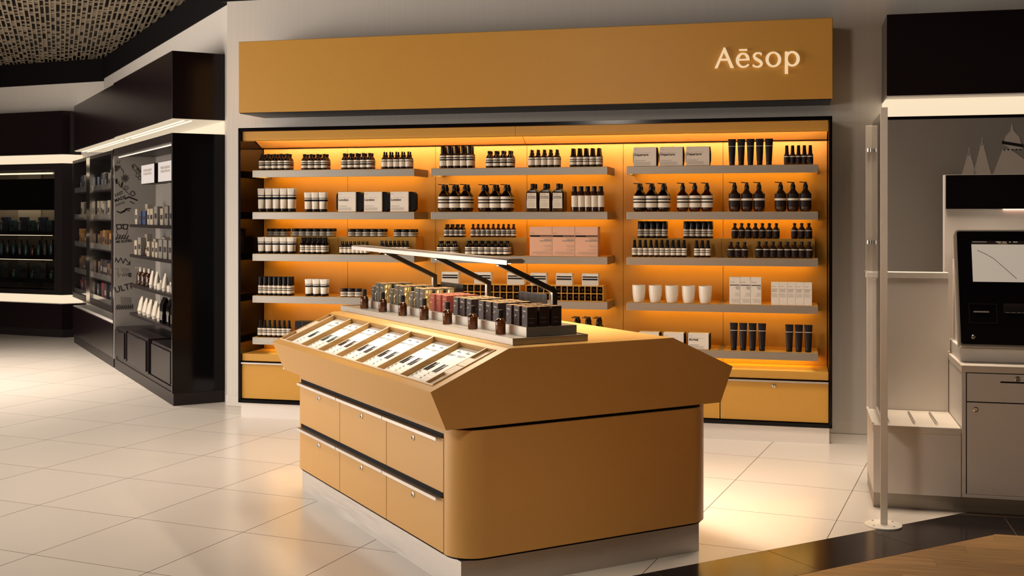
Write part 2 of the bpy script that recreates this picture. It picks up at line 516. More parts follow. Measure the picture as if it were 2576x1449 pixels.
LOGO_P2= [(4.1726, 2.6161), (4.172, 2.608), (4.1702, 2.6001), (4.1672, 2.5927), (4.1631, 2.5859), (4.158, 2.5799), (4.152, 2.5748), (4.1453, 2.5708), (4.1381, 2.5679), (4.1304, 2.5662), (4.1226, 2.5658), (4.1147, 2.5667), (4.1071, 2.5689), (4.0998, 2.5722), (4.0931, 2.5767), (4.0871, 2.5822), (4.082, 2.5886), (4.0779, 2.5956), (4.0749, 2.6033), (4.073, 2.6113), (4.0724, 2.6194), (4.073, 2.6275), (4.0749, 2.6354), (4.0779, 2.6428), (4.082, 2.6496), (4.0871, 2.6557), (4.0931, 2.6607), (4.0998, 2.6648), (4.1071, 2.6676), (4.1147, 2.6693), (4.1226, 2.6696), (4.1304, 2.6687), (4.1381, 2.6665), (4.1453, 2.6632), (4.152, 2.6587), (4.158, 2.6532), (4.1631, 2.6468), (4.1672, 2.6398), (4.1702, 2.6322), (4.172, 2.6242)] , [(4.1503, 2.6168), (4.15, 2.6105), (4.1489, 2.6045), (4.1472, 2.5987), (4.1449, 2.5934), (4.1419, 2.5887), (4.1385, 2.5848), (4.1347, 2.5816), (4.1306, 2.5793), (4.1262, 2.578), (4.1217, 2.5777), (4.1172, 2.5783), (4.1129, 2.5799), (4.1087, 2.5825), (4.1049, 2.5859), (4.1015, 2.5901), (4.0985, 2.595), (4.0962, 2.6004), (4.0945, 2.6063), (4.0934, 2.6124), (4.0931, 2.6187), (4.0934, 2.625), (4.0945, 2.6311), (4.0962, 2.6368), (4.0985, 2.6421), (4.1015, 2.6468), (4.1049, 2.6508), (4.1087, 2.6539), (4.1129, 2.6562), (4.1172, 2.6575), (4.1217, 2.6579), (4.1262, 2.6572), (4.1306, 2.6556), (4.1347, 2.653), (4.1385, 2.6496), (4.1419, 2.6454), (4.1449, 2.6405), (4.1472, 2.6351), (4.1489, 2.6292), (4.15, 2.6231)]

# ================================================================== SETTING
def clip(poly, p, n):
    out = []
    for i in range(len(poly)):
        a, b = poly[i], poly[(i + 1) % len(poly)]
        da = (a[0] - p[0]) * n[0] + (a[1] - p[1]) * n[1]
        db = (b[0] - p[0]) * n[0] + (b[1] - p[1]) * n[1]
        if da <= 0:
            out.append(a)
        if (da < 0 < db) or (db < 0 < da):
            t = da / (da - db)
            out.append((a[0] + (b[0] - a[0]) * t, a[1] + (b[1] - a[1]) * t))
    return out


def poly_area(p):
    return abs(sum(p[i][0] * p[(i + 1) % len(p)][1] - p[(i + 1) % len(p)][0] * p[i][1] for i in range(len(p)))) / 2


floor = MB().box(-13, 8.5, -4, 20, -0.05, -0.0022, 'grout').obj('floor')
tag(floor, kind='structure')
TA, TB = math.radians(66.9), math.radians(-23.1)
PA, PB = 0.681, 0.661
EB = math.radians(29.4)
ED = (math.cos(EB), math.sin(EB))
EN = (math.sin(EB), -math.cos(EB))          # away from the white tiles, towards the oak
EP = (1.119, 5.233)
WFI, LFI, FFI = WF.inverted(), LF.inverted(), FF.inverted()


def in_room(x, y):
    l, f = LFI @ Vector((x, y, 0)), FFI @ Vector((x, y, 0))
    w = WFI @ Vector((x, y, 0))
    return not (w.y > 0.75 and w.x > -0.3) and not (l.x > 0.75 and l.y > -0.2) and not (f.y > 0.6 and f.x < 1.0)


def in_view(x, y, m=260):
    if y < 3.4 or y > 16.5:
        return False
    px, py = 1288 + 2862 * x / y, 542 + 2862 * 1.55 / y
    return -m < px < 2576 + m and py < 1449 + 330


TILE_ME = {}


def dark_sides(mb):
    g = mb.mi('grout')
    for k, f in enumerate(mb.f):
        if len({round(mb.v[i][2], 5) for i in f}) > 1:
            mb.m[k] = g
    return mb


def floor_piece(name, poly, mat, top=0.0):
    c = (sum(p[0] for p in poly) / len(poly), sum(p[1] for p in poly) / len(poly))
    mb = MB().prism([(p[0] - c[0], p[1] - c[1]) for p in poly], -0.0021, top, mat)
    dark_sides(mb)
    return mb, c


G = 0.0019
rest = MB()
n_tiles = 0
for i in range(-16, 20):
    for j in range(-16, 20):
        ox = -2.265 + math.cos(TA) * PA * i + math.cos(TB) * PB * j
        oy = 6.712 + math.sin(TA) * PA * i + math.sin(TB) * PB * j
        q = []
        for s, t in ((G, G), (PB - G, G), (PB - G, PA - G), (G, PA - G)):
            q.append((ox + math.cos(TB) * s + math.cos(TA) * t, oy + math.sin(TB) * s + math.sin(TA) * t))
        cx, cy = sum(p[0] for p in q) / 4, sum(p[1] for p in q) / 4
        if not in_room(cx, cy):
            continue
        if not in_view(cx, cy):
            c2 = clip(q, EP, EN)
            if len(c2) > 2 and -13 < cx < 8 and -4 < cy < 19.5:
                rest.prism(c2, -0.0021, 0, 'floor_tile')
            continue
        c2 = clip(q, EP, EN)
        if len(c2) < 3 or poly_area(c2) < 0.004:
            continue
        n_tiles += 1
        whole = len(c2) == 4 and abs(poly_area(c2) - poly_area(q)) < 1e-6
        if whole:
            if 'w' not in TILE_ME:
                TILE_ME['w'] = dark_sides(MB().prism([(p[0] - cx, p[1] - cy) for p in q], -0.0021, 0, 'floor_tile')).mesh('tile')
            put('tile', TILE_ME['w'], floor, loc=(cx, cy, 0))
        else:
            mb, c = floor_piece('tile', c2, 'floor_tile')
            put('tile', mb.mesh('tile'), floor, loc=(c[0], c[1], 0))

tag(rest.obj('tile_field', floor), kind='stuff')
print('tiles in view', n_tiles)
MI0, MI1 = (2.300, 5.905), (2.338, 5.541)       # mitre of the black border
mn = (MI1[1] - MI0[1], -(MI1[0] - MI0[0]))      # points to the left of the mitre are negative below
mn = (-mn[0], -mn[1])


def strip_pt(a, o):
    return (EP[0] + ED[0] * a + EN[0] * o, EP[1] + ED[1] * a + EN[1] * o)


for k in range(-3, 3):
    a0 = 0.72 + 0.65 * (k - 1) + G
    a1 = a0 + 0.65 - 2 * G
    if k == 2:
        a1 = a0 + 0.9
    p = [strip_pt(a0, 0.342), strip_pt(a1, 0.342), strip_pt(a1, 0.002), strip_pt(a0, 0.002)]
    p = clip(p, MI0, mn if (EP[0] - MI0[0]) * mn[0] + (EP[1] - MI0[1]) * mn[1] < 0 else (-mn[0], -mn[1]))
    if len(p) > 2:
        mb, c = floor_piece('granite_tile', p, 'granite')
        put('granite_tile', mb.mesh('granite_tile'), floor, loc=(c[0], c[1], 0))
w0, w1 = WFI @ Vector((*MI0, 0)), WFI @ Vector((*MI1, 0))
for x0, x1 in ((w0.x - 0.4, w0.x + 0.235), (w0.x + 0.239, w0.x + 0.88), (w0.x + 0.884, w0.x + 1.53)):
    p = [WF @ Vector((x, y, 0)) for x, y in ((x0, w1.y), (x1, w1.y), (x1, w0.y), (x0, w0.y))]
    p = [(v.x, v.y) for v in p]
    side = (EP[0] - MI0[0]) * mn[0] + (EP[1] - MI0[1]) * mn[1] < 0
    p = clip(p, (MI0[0] + 0.002, MI0[1]), (-mn[0], -mn[1]) if side else mn)
    if len(p) > 2:
        mb, c = floor_piece('granite_tile', p, 'granite')
        put('granite_tile', mb.mesh('granite_tile'), floor, loc=(c[0], c[1], 0))
kp = strip_pt(0, 0.345)
for r in range(16):
    for s in range(-2, 4):
        y1 = w1.y - 0.003 - 0.125 * r
        x0 = w1.x - 2.2 + 1.1 * s + (0.47 * r) % 1.1
        p = [WF @ Vector((x, y, 0)) for x, y in ((x0, y1 - 0.1243), (x0 + 1.0993, y1 - 0.1243), (x0 + 1.0993, y1), (x0, y1))]
        p = clip([(v.x, v.y) for v in p], kp, (-EN[0], -EN[1]))
        if len(p) > 2 and poly_area(p) > 0.001:
            c = (sum(a for a, _ in p) / len(p), sum(b for _, b in p) / len(p))
            if in_view(*c, m=700):
                mb = MB().prism([(a - c[0], b - c[1]) for a, b in p], -0.0021, -0.0003, 'oak_plank')
                # grain runs along the plank
                o = put('plank', None, floor)
                bpy.data.objects.remove(o)
                R_ = Matrix.Rotation(-WR, 4, 'Z')
                mb.v = [tuple(R_ @ Vector(v)) for v in mb.v]
                o = put('plank', mb.mesh('plank'), floor, mat4=T3((c[0], c[1], 0)) @ Matrix.Rotation(WR, 4, 'Z'))

HW = 3.29
wall_back = put('wall_back', MB().box(-0.345, 7.6, 0.42, 0.56, 0, HW, 'wall_paint').mesh('wall_back'), mat4=WF)
tag(wall_back, kind='structure')
wall_left = put('wall_left', MB().box(0.432, 0.56, -0.115, 6.12, 0, HW, 'wall_paint').mesh('wall_left'), mat4=LF)
tag(wall_left, kind='structure')
wall_far = put('wall_far', MB().box(-4.2, 0.75, 0.27, 0.40, 0, HW - 0.03, 'wall_paint').mesh('wall_far'), mat4=FF)
tag(wall_far, kind='structure')
for nm, fr, b in (('trim_1', WF, (-0.40, 7.6, 0.40, 0.56, HW, 4.0)), ('trim_2', LF, (0.42, 0.56, -0.2, 6.2, HW, 4.0)), ('trim_3', FF, (-4.2, 0.8, 0.255, 0.40, HW - 0.03, 4.0))):
    tag(put(nm, MB().box(*b, 'ceiling_black').mesh(nm), mat4=fr), kind='structure')
put_b = MB().box(0, 0, 0, 0, 0, 0, 'wall_paint')
tag(put('baseboard_back', MB().box(-0.352, 4.75, 0.413, 0.42, 0.004, 0.09, 'wall_paint').mesh('baseboard_back'), mat4=WF), kind='structure')

ceiling = MB().box(-13, 8.5, 0.5, 20, 4.0, 4.1, 'ceiling_black').obj('ceiling')
tag(ceiling, kind='structure')
# hung lattice raft over the aisle
RE0, RE1 = (-2.74, 10.56), (-5.40, 15.10)
red = (RE1[0] - RE0[0], RE1[1] - RE0[1])
ren = (red[1], -red[0])
rln = math.hypot(*ren)
ren = (ren[0] / rln, ren[1] / rln)
fe = (-5.9, 15.17)
fn = (math.sin(math.radians(6)), math.cos(math.radians(6)))
cn = (fn[0] + ren[0], fn[1] + ren[1])
cl = math.hypot(*cn)
cn = (cn[0] / cl, cn[1] / cl)


def raft_clip(p):
    p = clip(p, RE0, ren)
    if len(p) > 2:
        p = clip(p, fe, fn)
    if len(p) > 2:
        p = clip(p, (-5.62, 14.98), cn)
    if len(p) > 2:
        p = clip(p, (0, 9.2), (0, -1))
    return p


dl = math.radians(90 + 21.7)
RD, RN = (math.cos(dl), math.sin(dl)), (math.cos(dl - PI / 2), math.sin(dl - PI / 2))
lat = MB()
rr = random.Random(3)


def raft_piece(c0, c1, d0, d1, z0, z1, mat, mb):
    q = [(RD[0] * d + RN[0] * c - 4.0, RD[1] * d + RN[1] * c + 9.0) for c, d in ((c0, d0), (c1, d0), (c1, d1), (c0, d1))]
    q = raft_clip(q)
    if len(q) > 2:
        mb.prism(q, z0, z1, mat)


c = -3.4
while c < 4.6:
    raft_piece(c, c + 0.016, -3, 9.5, 3.55, 3.562, 'lattice', lat)
    d = -2.0
    while d < 9.5:
        w = rr.choice((0.03, 0.03, 0.035, 0.07))
        raft_piece(c + 0.016, c + 0.048, d, d + w, 3.551, 3.561, 'lattice', lat)
        d += w + rr.choice((0.05, 0.05, 0.07, 0.14, 0.22, 0.30, 0.45))
    c += 0.048
o = lat.obj('ceiling_lattice', ceiling)
tag(o, 'pale hung ceiling lattice with dark slots of uneven length', kind='stuff')
bk = MB()
q = raft_clip([(-9.5, 9.2), (0, 9.2), (0, 16), (-9.5, 16)])
bk.prism(q, 3.60, 3.66, 'charcoal')
bk.obj('raft_backing', ceiling)

# ================================================================== WALL DISPLAY
SHELF_Z = [1.90, 1.577, 1.255, 0.932, 0.610]
BAYS = [(0.068, 1.387), (1.518, 2.841), (2.978, 4.294)]
BN = ['left', 'middle', 'right']
RN_ = ['top', 'second', 'third', 'fourth', 'bottom']
DW = 4.364
disp = thing('wall_display', 'long ochre wall display unit in a black frame under the brand sign', 'display unit', mat4=WF)
fr = MB()
fr.box(-0.020, 0.0, -0.012, 0.40, 0.110, 2.2225, 'black_gloss')
fr.box(DW, DW + 0.021, -0.012, 0.40, 0.110, 2.2225, 'black_gloss')
fr.box(-0.020, DW + 0.021, -0.012, 0.40, 2.196, 2.2225, 'black_gloss')
fr.box(-0.020, DW + 0.021, -0.012, 0.40, 0.110, 0.136, 'black_gloss')
fr.box(0, DW, 0.396, 0.41, 0.12, 2.2, 'black_matte')
fr.obj('frame', disp)
MB().box(-0.001, 4.366, 0.0, 0.40, 0.0, 0.110, 'white_laminate').obj('plinth', disp)
seams = [0.003, 0.722, 1.449, 2.174, 2.906, 3.634, 4.361]
for a, b in zip(seams[:-1], seams[1:]):
    MB().box(a + 0.0015, b - 0.0015, 0.375, 0.394, 0.486, 2.083, 'tan_laminate').obj('back_panel', disp)
for a, b in ((0.006, 2.172), (2.176, 4.358)):
    # valance with a rounded lip
    pts = [(0.008, 2.195), (0.008, 2.142), (0.012, 2.128), (0.022, 2.122), (0.034, 2.122), (0.034, 2.195)]
    v = MB().prism(pts, a, b, 'tan_laminate', ax='x')
    tag(v.obj('valance', disp), 'ochre top valance with rounded lip')
    cv = MB()
    cv.prism([(0.330, 2.088), (0.376, 2.088), (0.376, 2.194), (0.12, 2.194), (0.14, 2.180)], a, b, 'tan_laminate', ax='x')
    tag(cv.obj('cove_panel', disp), 'brightly lit sloping cove panel')
    MB().box(a + 0.004, b - 0.004, 0.0345, 0.068, 2.131, 2.135, 'tan_laminate').obj('added_light_lip', disp)  # hidden lip added to keep strip light off the top back panels
    tag(MB().box(a + 0.01, b - 0.01, 0.040, 0.052, 2.140, 2.165, 'led_cove').obj('cove_light', disp), 'hidden warm strip light')
MB().box(0.002, DW - 0.002, 0.008, 0.375, 0.4300, 0.4855, 'tan_laminate', bev=0.003).obj('ledge', disp)
for k in range(6):
    a, b = k * DW / 6 + 0.003, (k + 1) * DW / 6 - 0.003
    d = MB().box(a, b, 0.004, 0.30, 0.142, 0.408, 'tan_laminate', bev=0.0015).obj('drawer', disp)
    tag(MB().box(a, b, -0.010, 0.010, 0.408, 0.420, 'steel_light', bev=0.001).obj('handle', d), 'brushed metal edge handle')
    lk = MB().lathe([(0.013, 0), (0.013, 0.004), (0.009, 0.006), (0.009, 0.004), (0, 0.004)], 'chrome', seg=16)
    lk.box(-0.0015, 0.0015, -0.004, 0.004, 0.004, 0.0045, 'black_plastic')
    m = lk.mesh('lock', True)
    put('lock', m, d, mat4=T3(((a + b) / 2, 0.004, 0.382)) @ FACE)

sign = thing('header_sign', 'long ochre sign box with raised white letters above the wall display', 'sign', mat4=WF)
MB().box(-0.0235, 4.389, 0.0, 0.42, 2.341, 2.8895, 'tan_laminate', bev=0.004).obj('sign_box', sign)
MB().box(-0.015, 4.38, 0.004, 0.42, 2.335, 2.3405, 'charcoal').obj('underside', sign)
LOGO_HERE = 1


def letter(polys, strokes, rings):
    mb = MB()
    y1 = -0.0002
    for q, p in enumerate(polys):
        y0 = -0.0200 - 0.0004 * q
        a = sum(p[i][0] * p[(i + 1) % len(p)][1] - p[(i + 1) % len(p)][0] * p[i][1] for i in range(len(p)))
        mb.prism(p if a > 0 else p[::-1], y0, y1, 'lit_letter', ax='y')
    for st in strokes:
        y0 = -0.0212
        n = len(st)
        v = []
        for l, r in st:
            v += [(l[0], y0, l[1]), (r[0], y0, r[1]), (r[0], y1, r[1]), (l[0], y1, l[1])]
        f = []
        for i in range(n - 1):
            for k in range(4):
                k2 = (k + 1) % 4
                f.append((4 * i + k, 4 * i + k2, 4 * i + 4 + k2, 4 * i + 4 + k))
        f += [(3, 2, 1, 0), (4 * n - 4, 4 * n - 3, 4 * n - 2, 4 * n - 1)]
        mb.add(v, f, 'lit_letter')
    for out, inn in rings:
        y0 = -0.0208
        n = len(out)
        v = [(x, y0, z) for x, z in out] + [(x, y0, z) for x, z in inn] + [(x, y1, z) for x, z in out] + [(x, y1, z) for x, z in inn]
        f = []
        for i in range(n):
            j = (i + 1) % n
            f += [(i, j, n + j, n + i), (2 * n + i, 2 * n + j, j, i), (n + i, n + j, 3 * n + j, 3 * n + i), (3 * n + i, 3 * n + j, 2 * n + j, 2 * n + i)]
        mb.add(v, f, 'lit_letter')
    me = mb.mesh('letter')
    bm = bmesh.new()
    bm.from_mesh(me)
    bmesh.ops.recalc_face_normals(bm, faces=bm.faces)
    bm.to_mesh(me)
    bm.free()
    return put('letter', me, sign)


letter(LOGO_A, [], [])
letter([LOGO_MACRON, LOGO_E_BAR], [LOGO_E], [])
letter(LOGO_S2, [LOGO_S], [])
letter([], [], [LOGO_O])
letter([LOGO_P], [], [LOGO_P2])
RISER = 1.387
for r, z in enumerate(SHELF_Z):
    for b, (x0, x1) in enumerate(BAYS):
        s = thing('steel_shelf', f'{RN_[r]} brushed steel shelf in the {BN[b]} bay of the ochre wall display', 'shelf', group='steel shelves of the wall display',
                  mat4=WF @ T3((x0, 0, z)))
        w = x1 - x0
        tr = MB()
        tr.box(0, w, 0.050, 0.059, -0.056, -0.0025, 'steel', bev=0.0012)
        tr.box(0, 0.009, 0.0592, 0.375, -0.056, -0.0025, 'steel')
        tr.box(w - 0.009, w, 0.0592, 0.375, -0.056, -0.0025, 'steel')
        tr.box(0.0092, w - 0.0092, 0.0592, 0.375, -0.034, -0.0027, 'steel')
        tr.box(w / 2 - 0.022, w / 2 + 0.022, 0.052, 0.374, -0.003, -0.0005, 'steel')
        tr.obj('tray', s)
        for a, c in ((0.002, w / 2 - 0.023), (w / 2 + 0.023, w - 0.002)):
            tag(MB().box(a, c, 0.054, 0.374, -0.003, 0.0, 'tan_laminate').obj('shelf_inlay', s), 'ochre inlay panel')
        tag(MB().box(0.03, w - 0.03, 0.292 if r < 4 else 0.275, 0.307, -0.0435, -0.0342, 'led_strip').obj('led_strip', s), 'warm strip light under the shelf')

for b, (x0, x1, parts) in enumerate(((0.085, 1.352, 2), (1.536, 2.215, 1), (2.992, 4.276, 2))):
    s = thing('shelf_riser', f'low ochre step holding the rear row on the third shelf of the {BN[b]} bay', 'riser', group='ochre risers on the third shelves',
              mat4=WF @ T3((0, 0, 1.255)))
    for k in range(parts):
        a = x0 + (x1 - x0) * k / parts
        c = x0 + (x1 - x0) * (k + 1) / parts
        MB().box(a + 0.001, c - 0.001, 0.195, 0.372, 0.0, 0.132, 'tan_laminate', bev=0.001).obj('riser_block', s)

# ================================================================== PRODUCTS
STR_BOTTLE = [('c', .22), ('k', .12), ('c', .13), ('k', .18), ('c', .35)]
STR_DROP = [('c', .20), ('k', .10), ('c', .70)]
STR_PUMP = [('c', .23), ('k', .12), ('c', .14), ('k', .12), ('c', .39)]
STR_ROLL = [('c', .28), ('k', .10), ('c', .16), ('k', .10), ('c', .36)]
STR_DARK = [('d', .12), ('c', .09), ('d', .79)]
STR_DPUMP = [('d', .36), ('c', .15), ('d', .49)]
MC = {'c': 'cream_label', 'k': 'black_label', 'd': 'dark_label'}


def band(R, z0, z1, stripes, seg=24, sx=1.0, sy=1.0):
    mb = MB()
    tot = sum(f for _, f in stripes)
    prof, mats = [(R, z0)], []
    z = z0
    for m, f in stripes[::-1]:
        z += (z1 - z0) * f / tot
        prof.append((R, z))
        mats.append(MC[m])
    mb.lathe(prof, mats, seg=seg, sx=sx, sy=sy)
    return mb.mesh('label', True)


def glass(prof, mat='amber_glass', seg=24, sx=1.0, sy=1.0):
    return MB().lathe(prof, mat, seg=seg, sx=sx, sy=sy).mesh('glass', True)


def solid(prof, mat, seg=18):
    return MB().lathe(prof, mat, seg=seg).mesh('cap', True)


def bottle_cap(d, h, stripes=STR_BOTTLE, mat='amber_glass', lab=(0.115, 0.575), shoulder=0.60):
    R = d / 2
    g = glass([(0, 0), (R * .88, 0), (R * .985, h * .035), (R * .985, h * shoulder), (R * .90, h * (shoulder + .045)), (R * .42, h * .80), (R * .38, h * .82), (R * .38, h * .87), (0, h * .87)], mat)
    c = solid([(R * .46, h * .835), (R * .50, h * .845), (R * .50, h * .985), (R * .46, h), (0, h)], 'black_plastic')
    return [('glass', g), ('cap', c), ('label', band(R, h * lab[0], h * lab[1], stripes))]


def bottle_drop(d, h):
    R = d / 2
    g = glass([(0, 0), (R * .90, 0), (R * .985, h * .03), (R * .985, h * .56), (R * .80, h * .62), (R * .42, h * .69), (R * .40, h * .72), (0, h * .72)])
    c = solid([(R * .46, h * .695), (R * .50, h * .70), (R * .50, h * .80), (R * .34, h * .815), (R * .30, h * .83), (R * .32, h * .93), (R * .22, h * .985), (0, h)], 'black_plastic')
    return [('glass', g), ('dropper', c), ('label', band(R, h * .125, h * .545, STR_DROP))]


def bottle_tallcap(d, h):
    R = d / 2
    g = glass([(0, 0), (R * .92, 0), (R * .985, h * .025), (R * .985, h * .60), (R * .85, h * .635), (R * .66, h * .655), (0, h * .67)])
    c = solid([(R * .66, h * .65), (R * .68, h * .66), (R * .60, h * .98), (R * .56, h), (0, h)], 'black_plastic')
    return [('glass', g), ('cap', c), ('label', band(R, h * .11, h * .58, [('c', .16), ('k', .10), ('c', .10), ('k', .13), ('c', .51)]))]


def bottle_spray(d, h, wtop=.50, wbot=.72, zc=.60, stripes=STR_ROLL, lab=(.12, .53), mat='amber_glass'):
    R = d / 2
    g = glass([(0, 0), (R * .90, 0), (R * .985, h * .03), (R * .985, h * (zc - .05)), (R * .90, h * (zc - .02)), (R * wbot * .9, h * zc), (0, h * (zc + .02))], mat)
    c = solid([(R * wbot, h * zc), (R * wbot, h * (zc + .05)), (R * (wbot - .08), h * (zc + .07)), (R * wtop, h * .985), (R * wtop * .9, h), (0, h)], 'black_plastic')
    return [('glass', g), ('spray_cap', c), ('label', band(R, h * lab[0], h * lab[1], stripes))]


def bottle_roll(d, h):
    R = d / 2
    g = glass([(0, 0), (R * .94, 0), (R * .985, h * .02), (R * .985, h * .61), (0, h * .63)])
    c = solid([(R * .93, h * .60), (R * .95, h * .62), (R * .95, h * .985), (R * .90, h), (0, h)], 'black_plastic')
    return [('glass', g), ('cap', c), ('label', band(R, h * .12, h * .525, STR_ROLL))]


def bottle_pump(d, h, stripes=STR_PUMP, mat='amber_glass', lab=(.145, .548)):
    R = d / 2
    g = glass([(0, 0), (R * .76, 0), (R * .84, h * .02), (R * .985, h * .10), (R * .985, h * .55), (R * .93, h * .60), (R * .42, h * .735), (R * .40, h * .76), (0, h * .77)], mat, seg=28)
    c = MB()
    c.lathe([(R * .40, h * .745), (R * .42, h * .75), (R * .42, h * .87), (R * .36, h * .885), (R * .30, h * .93), (R * .20, h * .945), (R * .20, h * .965), (0, h * .965)], 'black_plastic', seg=18)
    c.prism([(R * .26, h * .955), (R * .26, h * .985), (R * -.30, h * .988), (R * -.98, h * 1.0), (R * -.98, h * .972), (R * -.3, h * .955)], -R * .13, R * .13, 'black_plastic', ax='y')
    return [('glass', g), ('pump_head', c.mesh('pump_head', True)), ('label', band(R * 1.0, h * lab[0], h * lab[1], stripes, seg=28))]


def rrect(hx, hy, r, n=4):
    out = []
    for cx, cy, a0 in ((hx - r, hy - r, 0), (-hx + r, hy - r, 90), (-hx + r, -hy + r, 180), (hx - r, -hy + r, 270)):
        for k in range(n + 1):
            a = math.radians(a0 + 90 * k / n)
            out.append((cx + r * math.cos(a), cy + r * math.sin(a)))
    return out


def loft(sections, mats, name='glass'):
    """sections: [(outline, z)] with the same number of points."""
    mb = MB()
    n = len(sections[0][0])
    vs = []
    for o, z in sections:
        vs += [(x, y, z) for x, y in o]
    base = 0
    for i in range(len(sections) - 1):
        f = [(i * n + k, i * n + (k + 1) % n, (i + 1) * n + (k + 1) % n, (i + 1) * n + k) for k in range(n)]
        if i == 0:
            mb.add(vs, f, mats[i] if isinstance(mats, list) else mats)
        else:
            mi = mb.mi(mats[i] if isinstance(mats, list) else mats)
            mb.f += [list(q) for q in f]
            mb.m += [mi] * len(f)
    mb.f.append(list(range(n))[::-1])
    mb.m.append(0)
    mb.f.append([(len(sections) - 1) * n + k for k in range(n)])
    mb.m.append(len(mb.mats) - 1)
    return mb.mesh(name, True)


def bottle_mouth(d, h):
    hx, hy = d / 2 * .96, d * .34
    g = loft([(rrect(hx * .96, hy * .94, .010), 0), (rrect(hx, hy, .012), h * .02), (rrect(hx, hy, .012), h * .69), (rrect(hx * .90, hy * .9, .012), h * .725), (rrect(hx * .36, hx * .36, .010), h * .82), (rrect(hx * .34, hx * .34, .010), h * .86)], 'amber_dark')
    c = solid([(hx * .36, h * .83), (hx * .40, h * .84), (hx * .40, h * .98), (hx * .36, h), (0, h)], 'black_plastic')
    lb = MB()
    x0, x1, z0, z1, y = -hx * .80, hx * .72, h * .125, h * .67, -hy - .0006
    lb.add([(x0, y, z0), (x1, y, z0), (x1, y, z1), (x0, y, z1)], [(0, 1, 2, 3)], 'cream_label')
    y -= .0004
    text_into(lb, 'Aesop.', .0125, 'ink_grey', T3((x0 + .005, y, z1 - .013)) @ FACE)
    lb.add([(x0 + .005, y, z1 - .0195), (x1 - .005, y, z1 - .0195), (x1 - .005, y, z1 - .0188), (x0 + .005, y, z1 - .0188)], [(0, 1, 2, 3)], 'ink_grey')
    text_into(lb, 'MOUTHWASH', .0085, 'ink', T3((x0 + .005, y, z1 - .030)) @ FACE, bold=.0004)
    text_into(lb, 'BAIN DE BOUCHE', .0075, 'ink', T3((x0 + .005, y, z1 - .040)) @ FACE, bold=.0004)
    lines_into(lb, x0 + .005, x1 - .008, y, z1 - .052, 2, .008, .0012, 'ink_grey', 1)
    lines_into(lb, x0 + .005, x1 - .005, y, z1 - .070, 7, .005, .0010, 'ink_grey', 2, .15)
    return [('glass', g), ('cap', c), ('label', lb.mesh('label'))]


def bottle_oil(d, h):
    R = d / 2
    g = glass([(0, 0), (R * .96, 0), (R * .985, h * .015), (R * .985, h * .785), (R * .94, h * .80), (0, h * .80)], 'amber_dark')
    c = solid([(R * .70, h * .80), (R * .71, h * .81), (R * .71, h * .99), (R * .68, h), (0, h)], 'black_plastic')
    return [('glass', g), ('cap', c), ('label', band(R, h * .185, h * .635, [('c', 1)]))]


def ell(rx, ry, n=16):
    return [(rx * math.cos(2 * PI * k / n), ry * math.sin(2 * PI * k / n)) for k in range(n)]


def tube_(w, h, body, line, wide):
    hw = w / 2
    zc = h * .145

    def sec(t):                                   # t: 0 at the cap, 1 at the crimp
        rx = hw * (.74 + .26 * t)
        ry = hw * .62 * (1 - t) ** .8 + .0015
        return ell(rx, ry)
    zs = [(0, body)]
    if wide:
        for z, m in ((.535, 'navy_print'), (.635, body), (.685, 'black_label'), (.72, body), (.93, body)):
            zs.append(((z * h - zc) / (h - zc), m))
    else:
        for z, m in ((.30, body), (.715, 'cream_label'), (.732, body), (.93, body)):
            zs.append(((z * h - zc) / (h - zc), m))
    zs.append((1.0, body))
    secs = [(sec(t), zc + t * (h - zc)) for t, _ in zs]
    t = loft(secs, [m for _, m in zs[:-1]], 'tube')
    c = MB().lathe([(hw * .66, 0), (hw * .70, h * .01), (hw * .72, zc - .002), (hw * .70, zc), (0, zc)], 'black_plastic', seg=18, sy=.88, closed=False)
    c.lathe([(0, 0), (hw * .66, 0)], 'black_plastic', seg=18, sy=.88)
    return [('tube', t), ('cap', c.mesh('cap', True))]


def tube_white(w, h):
    return tube_(w, h, 'cream_tube', 'black_label', True)


def tube_dark(w, h):
    return tube_(w, h, 'dark_tube', 'cream_label', False)


def jar(d, h):
    R = d / 2
    g = glass([(0, 0), (R * .90, 0), (R * .985, h * .08), (R * .985, h * .58), (R * .88, h * .66), (0, h * .66)])
    c = solid([(R * .93, h * .63), (R * .96, h * .65), (R * .96, h * .97), (R * .92, h), (0, h)], 'black_plastic')
    return [('glass', g), ('lid', c), ('label', band(R, h * .10, h * .60, [('c', .24), ('k', .14), ('c', .16), ('k', .14), ('c', .32)]))]


def cup(d, h):
    R = d / 2
    t = .004
    m = MB().lathe([(0, 0), (R * .66, 0), (R * .74, h * .02), (R * .86, h * .20), (R * .95, h * .45), (R * .995, h * .75), (R, h * .985), (R - t * .4, h), (R - t, h * .985), (R - t * 1.2, h * .7), (R * .8, h * .2), (0, h * .12)], 'ceramic', seg=32)
    return [('cup_body', m.mesh('cup', True))]


def kit_front(mb, x0, x1, y, z0, z1, city, size):
    text_into(mb, 'Aesop.', .009, 'ink_grey', T3((x0 + .006, y, z1 - .020)) @ FACE)
    zl = z1 - (z1 - z0) * .30
    mb.add([(x0 + .006, y, zl), (x1 - (x1 - x0) * .25, y, zl), (x1 - (x1 - x0) * .25, y, zl + .0012), (x0 + .006, y, zl + .0012)], [(0, 1, 2, 3)], 'ink_grey')
    text_into(mb, city, size, 'ink', T3((x0 + .005, y, z1 - (z1 - z0) * .455)) @ FACE, bold=.0006)
    lines_into(mb, x0 + .006, x1 - (x1 - x0) * .42, y, z1 - (z1 - z0) * .69, 2, .006, .0016, 'ink_grey', 3, .3)
    lines_into(mb, x0 + .006, x1 - (x1 - x0) * .22, y, z1 - (z1 - z0) * .79, 4, .0055, .0016, 'ink_grey', 4, .15)


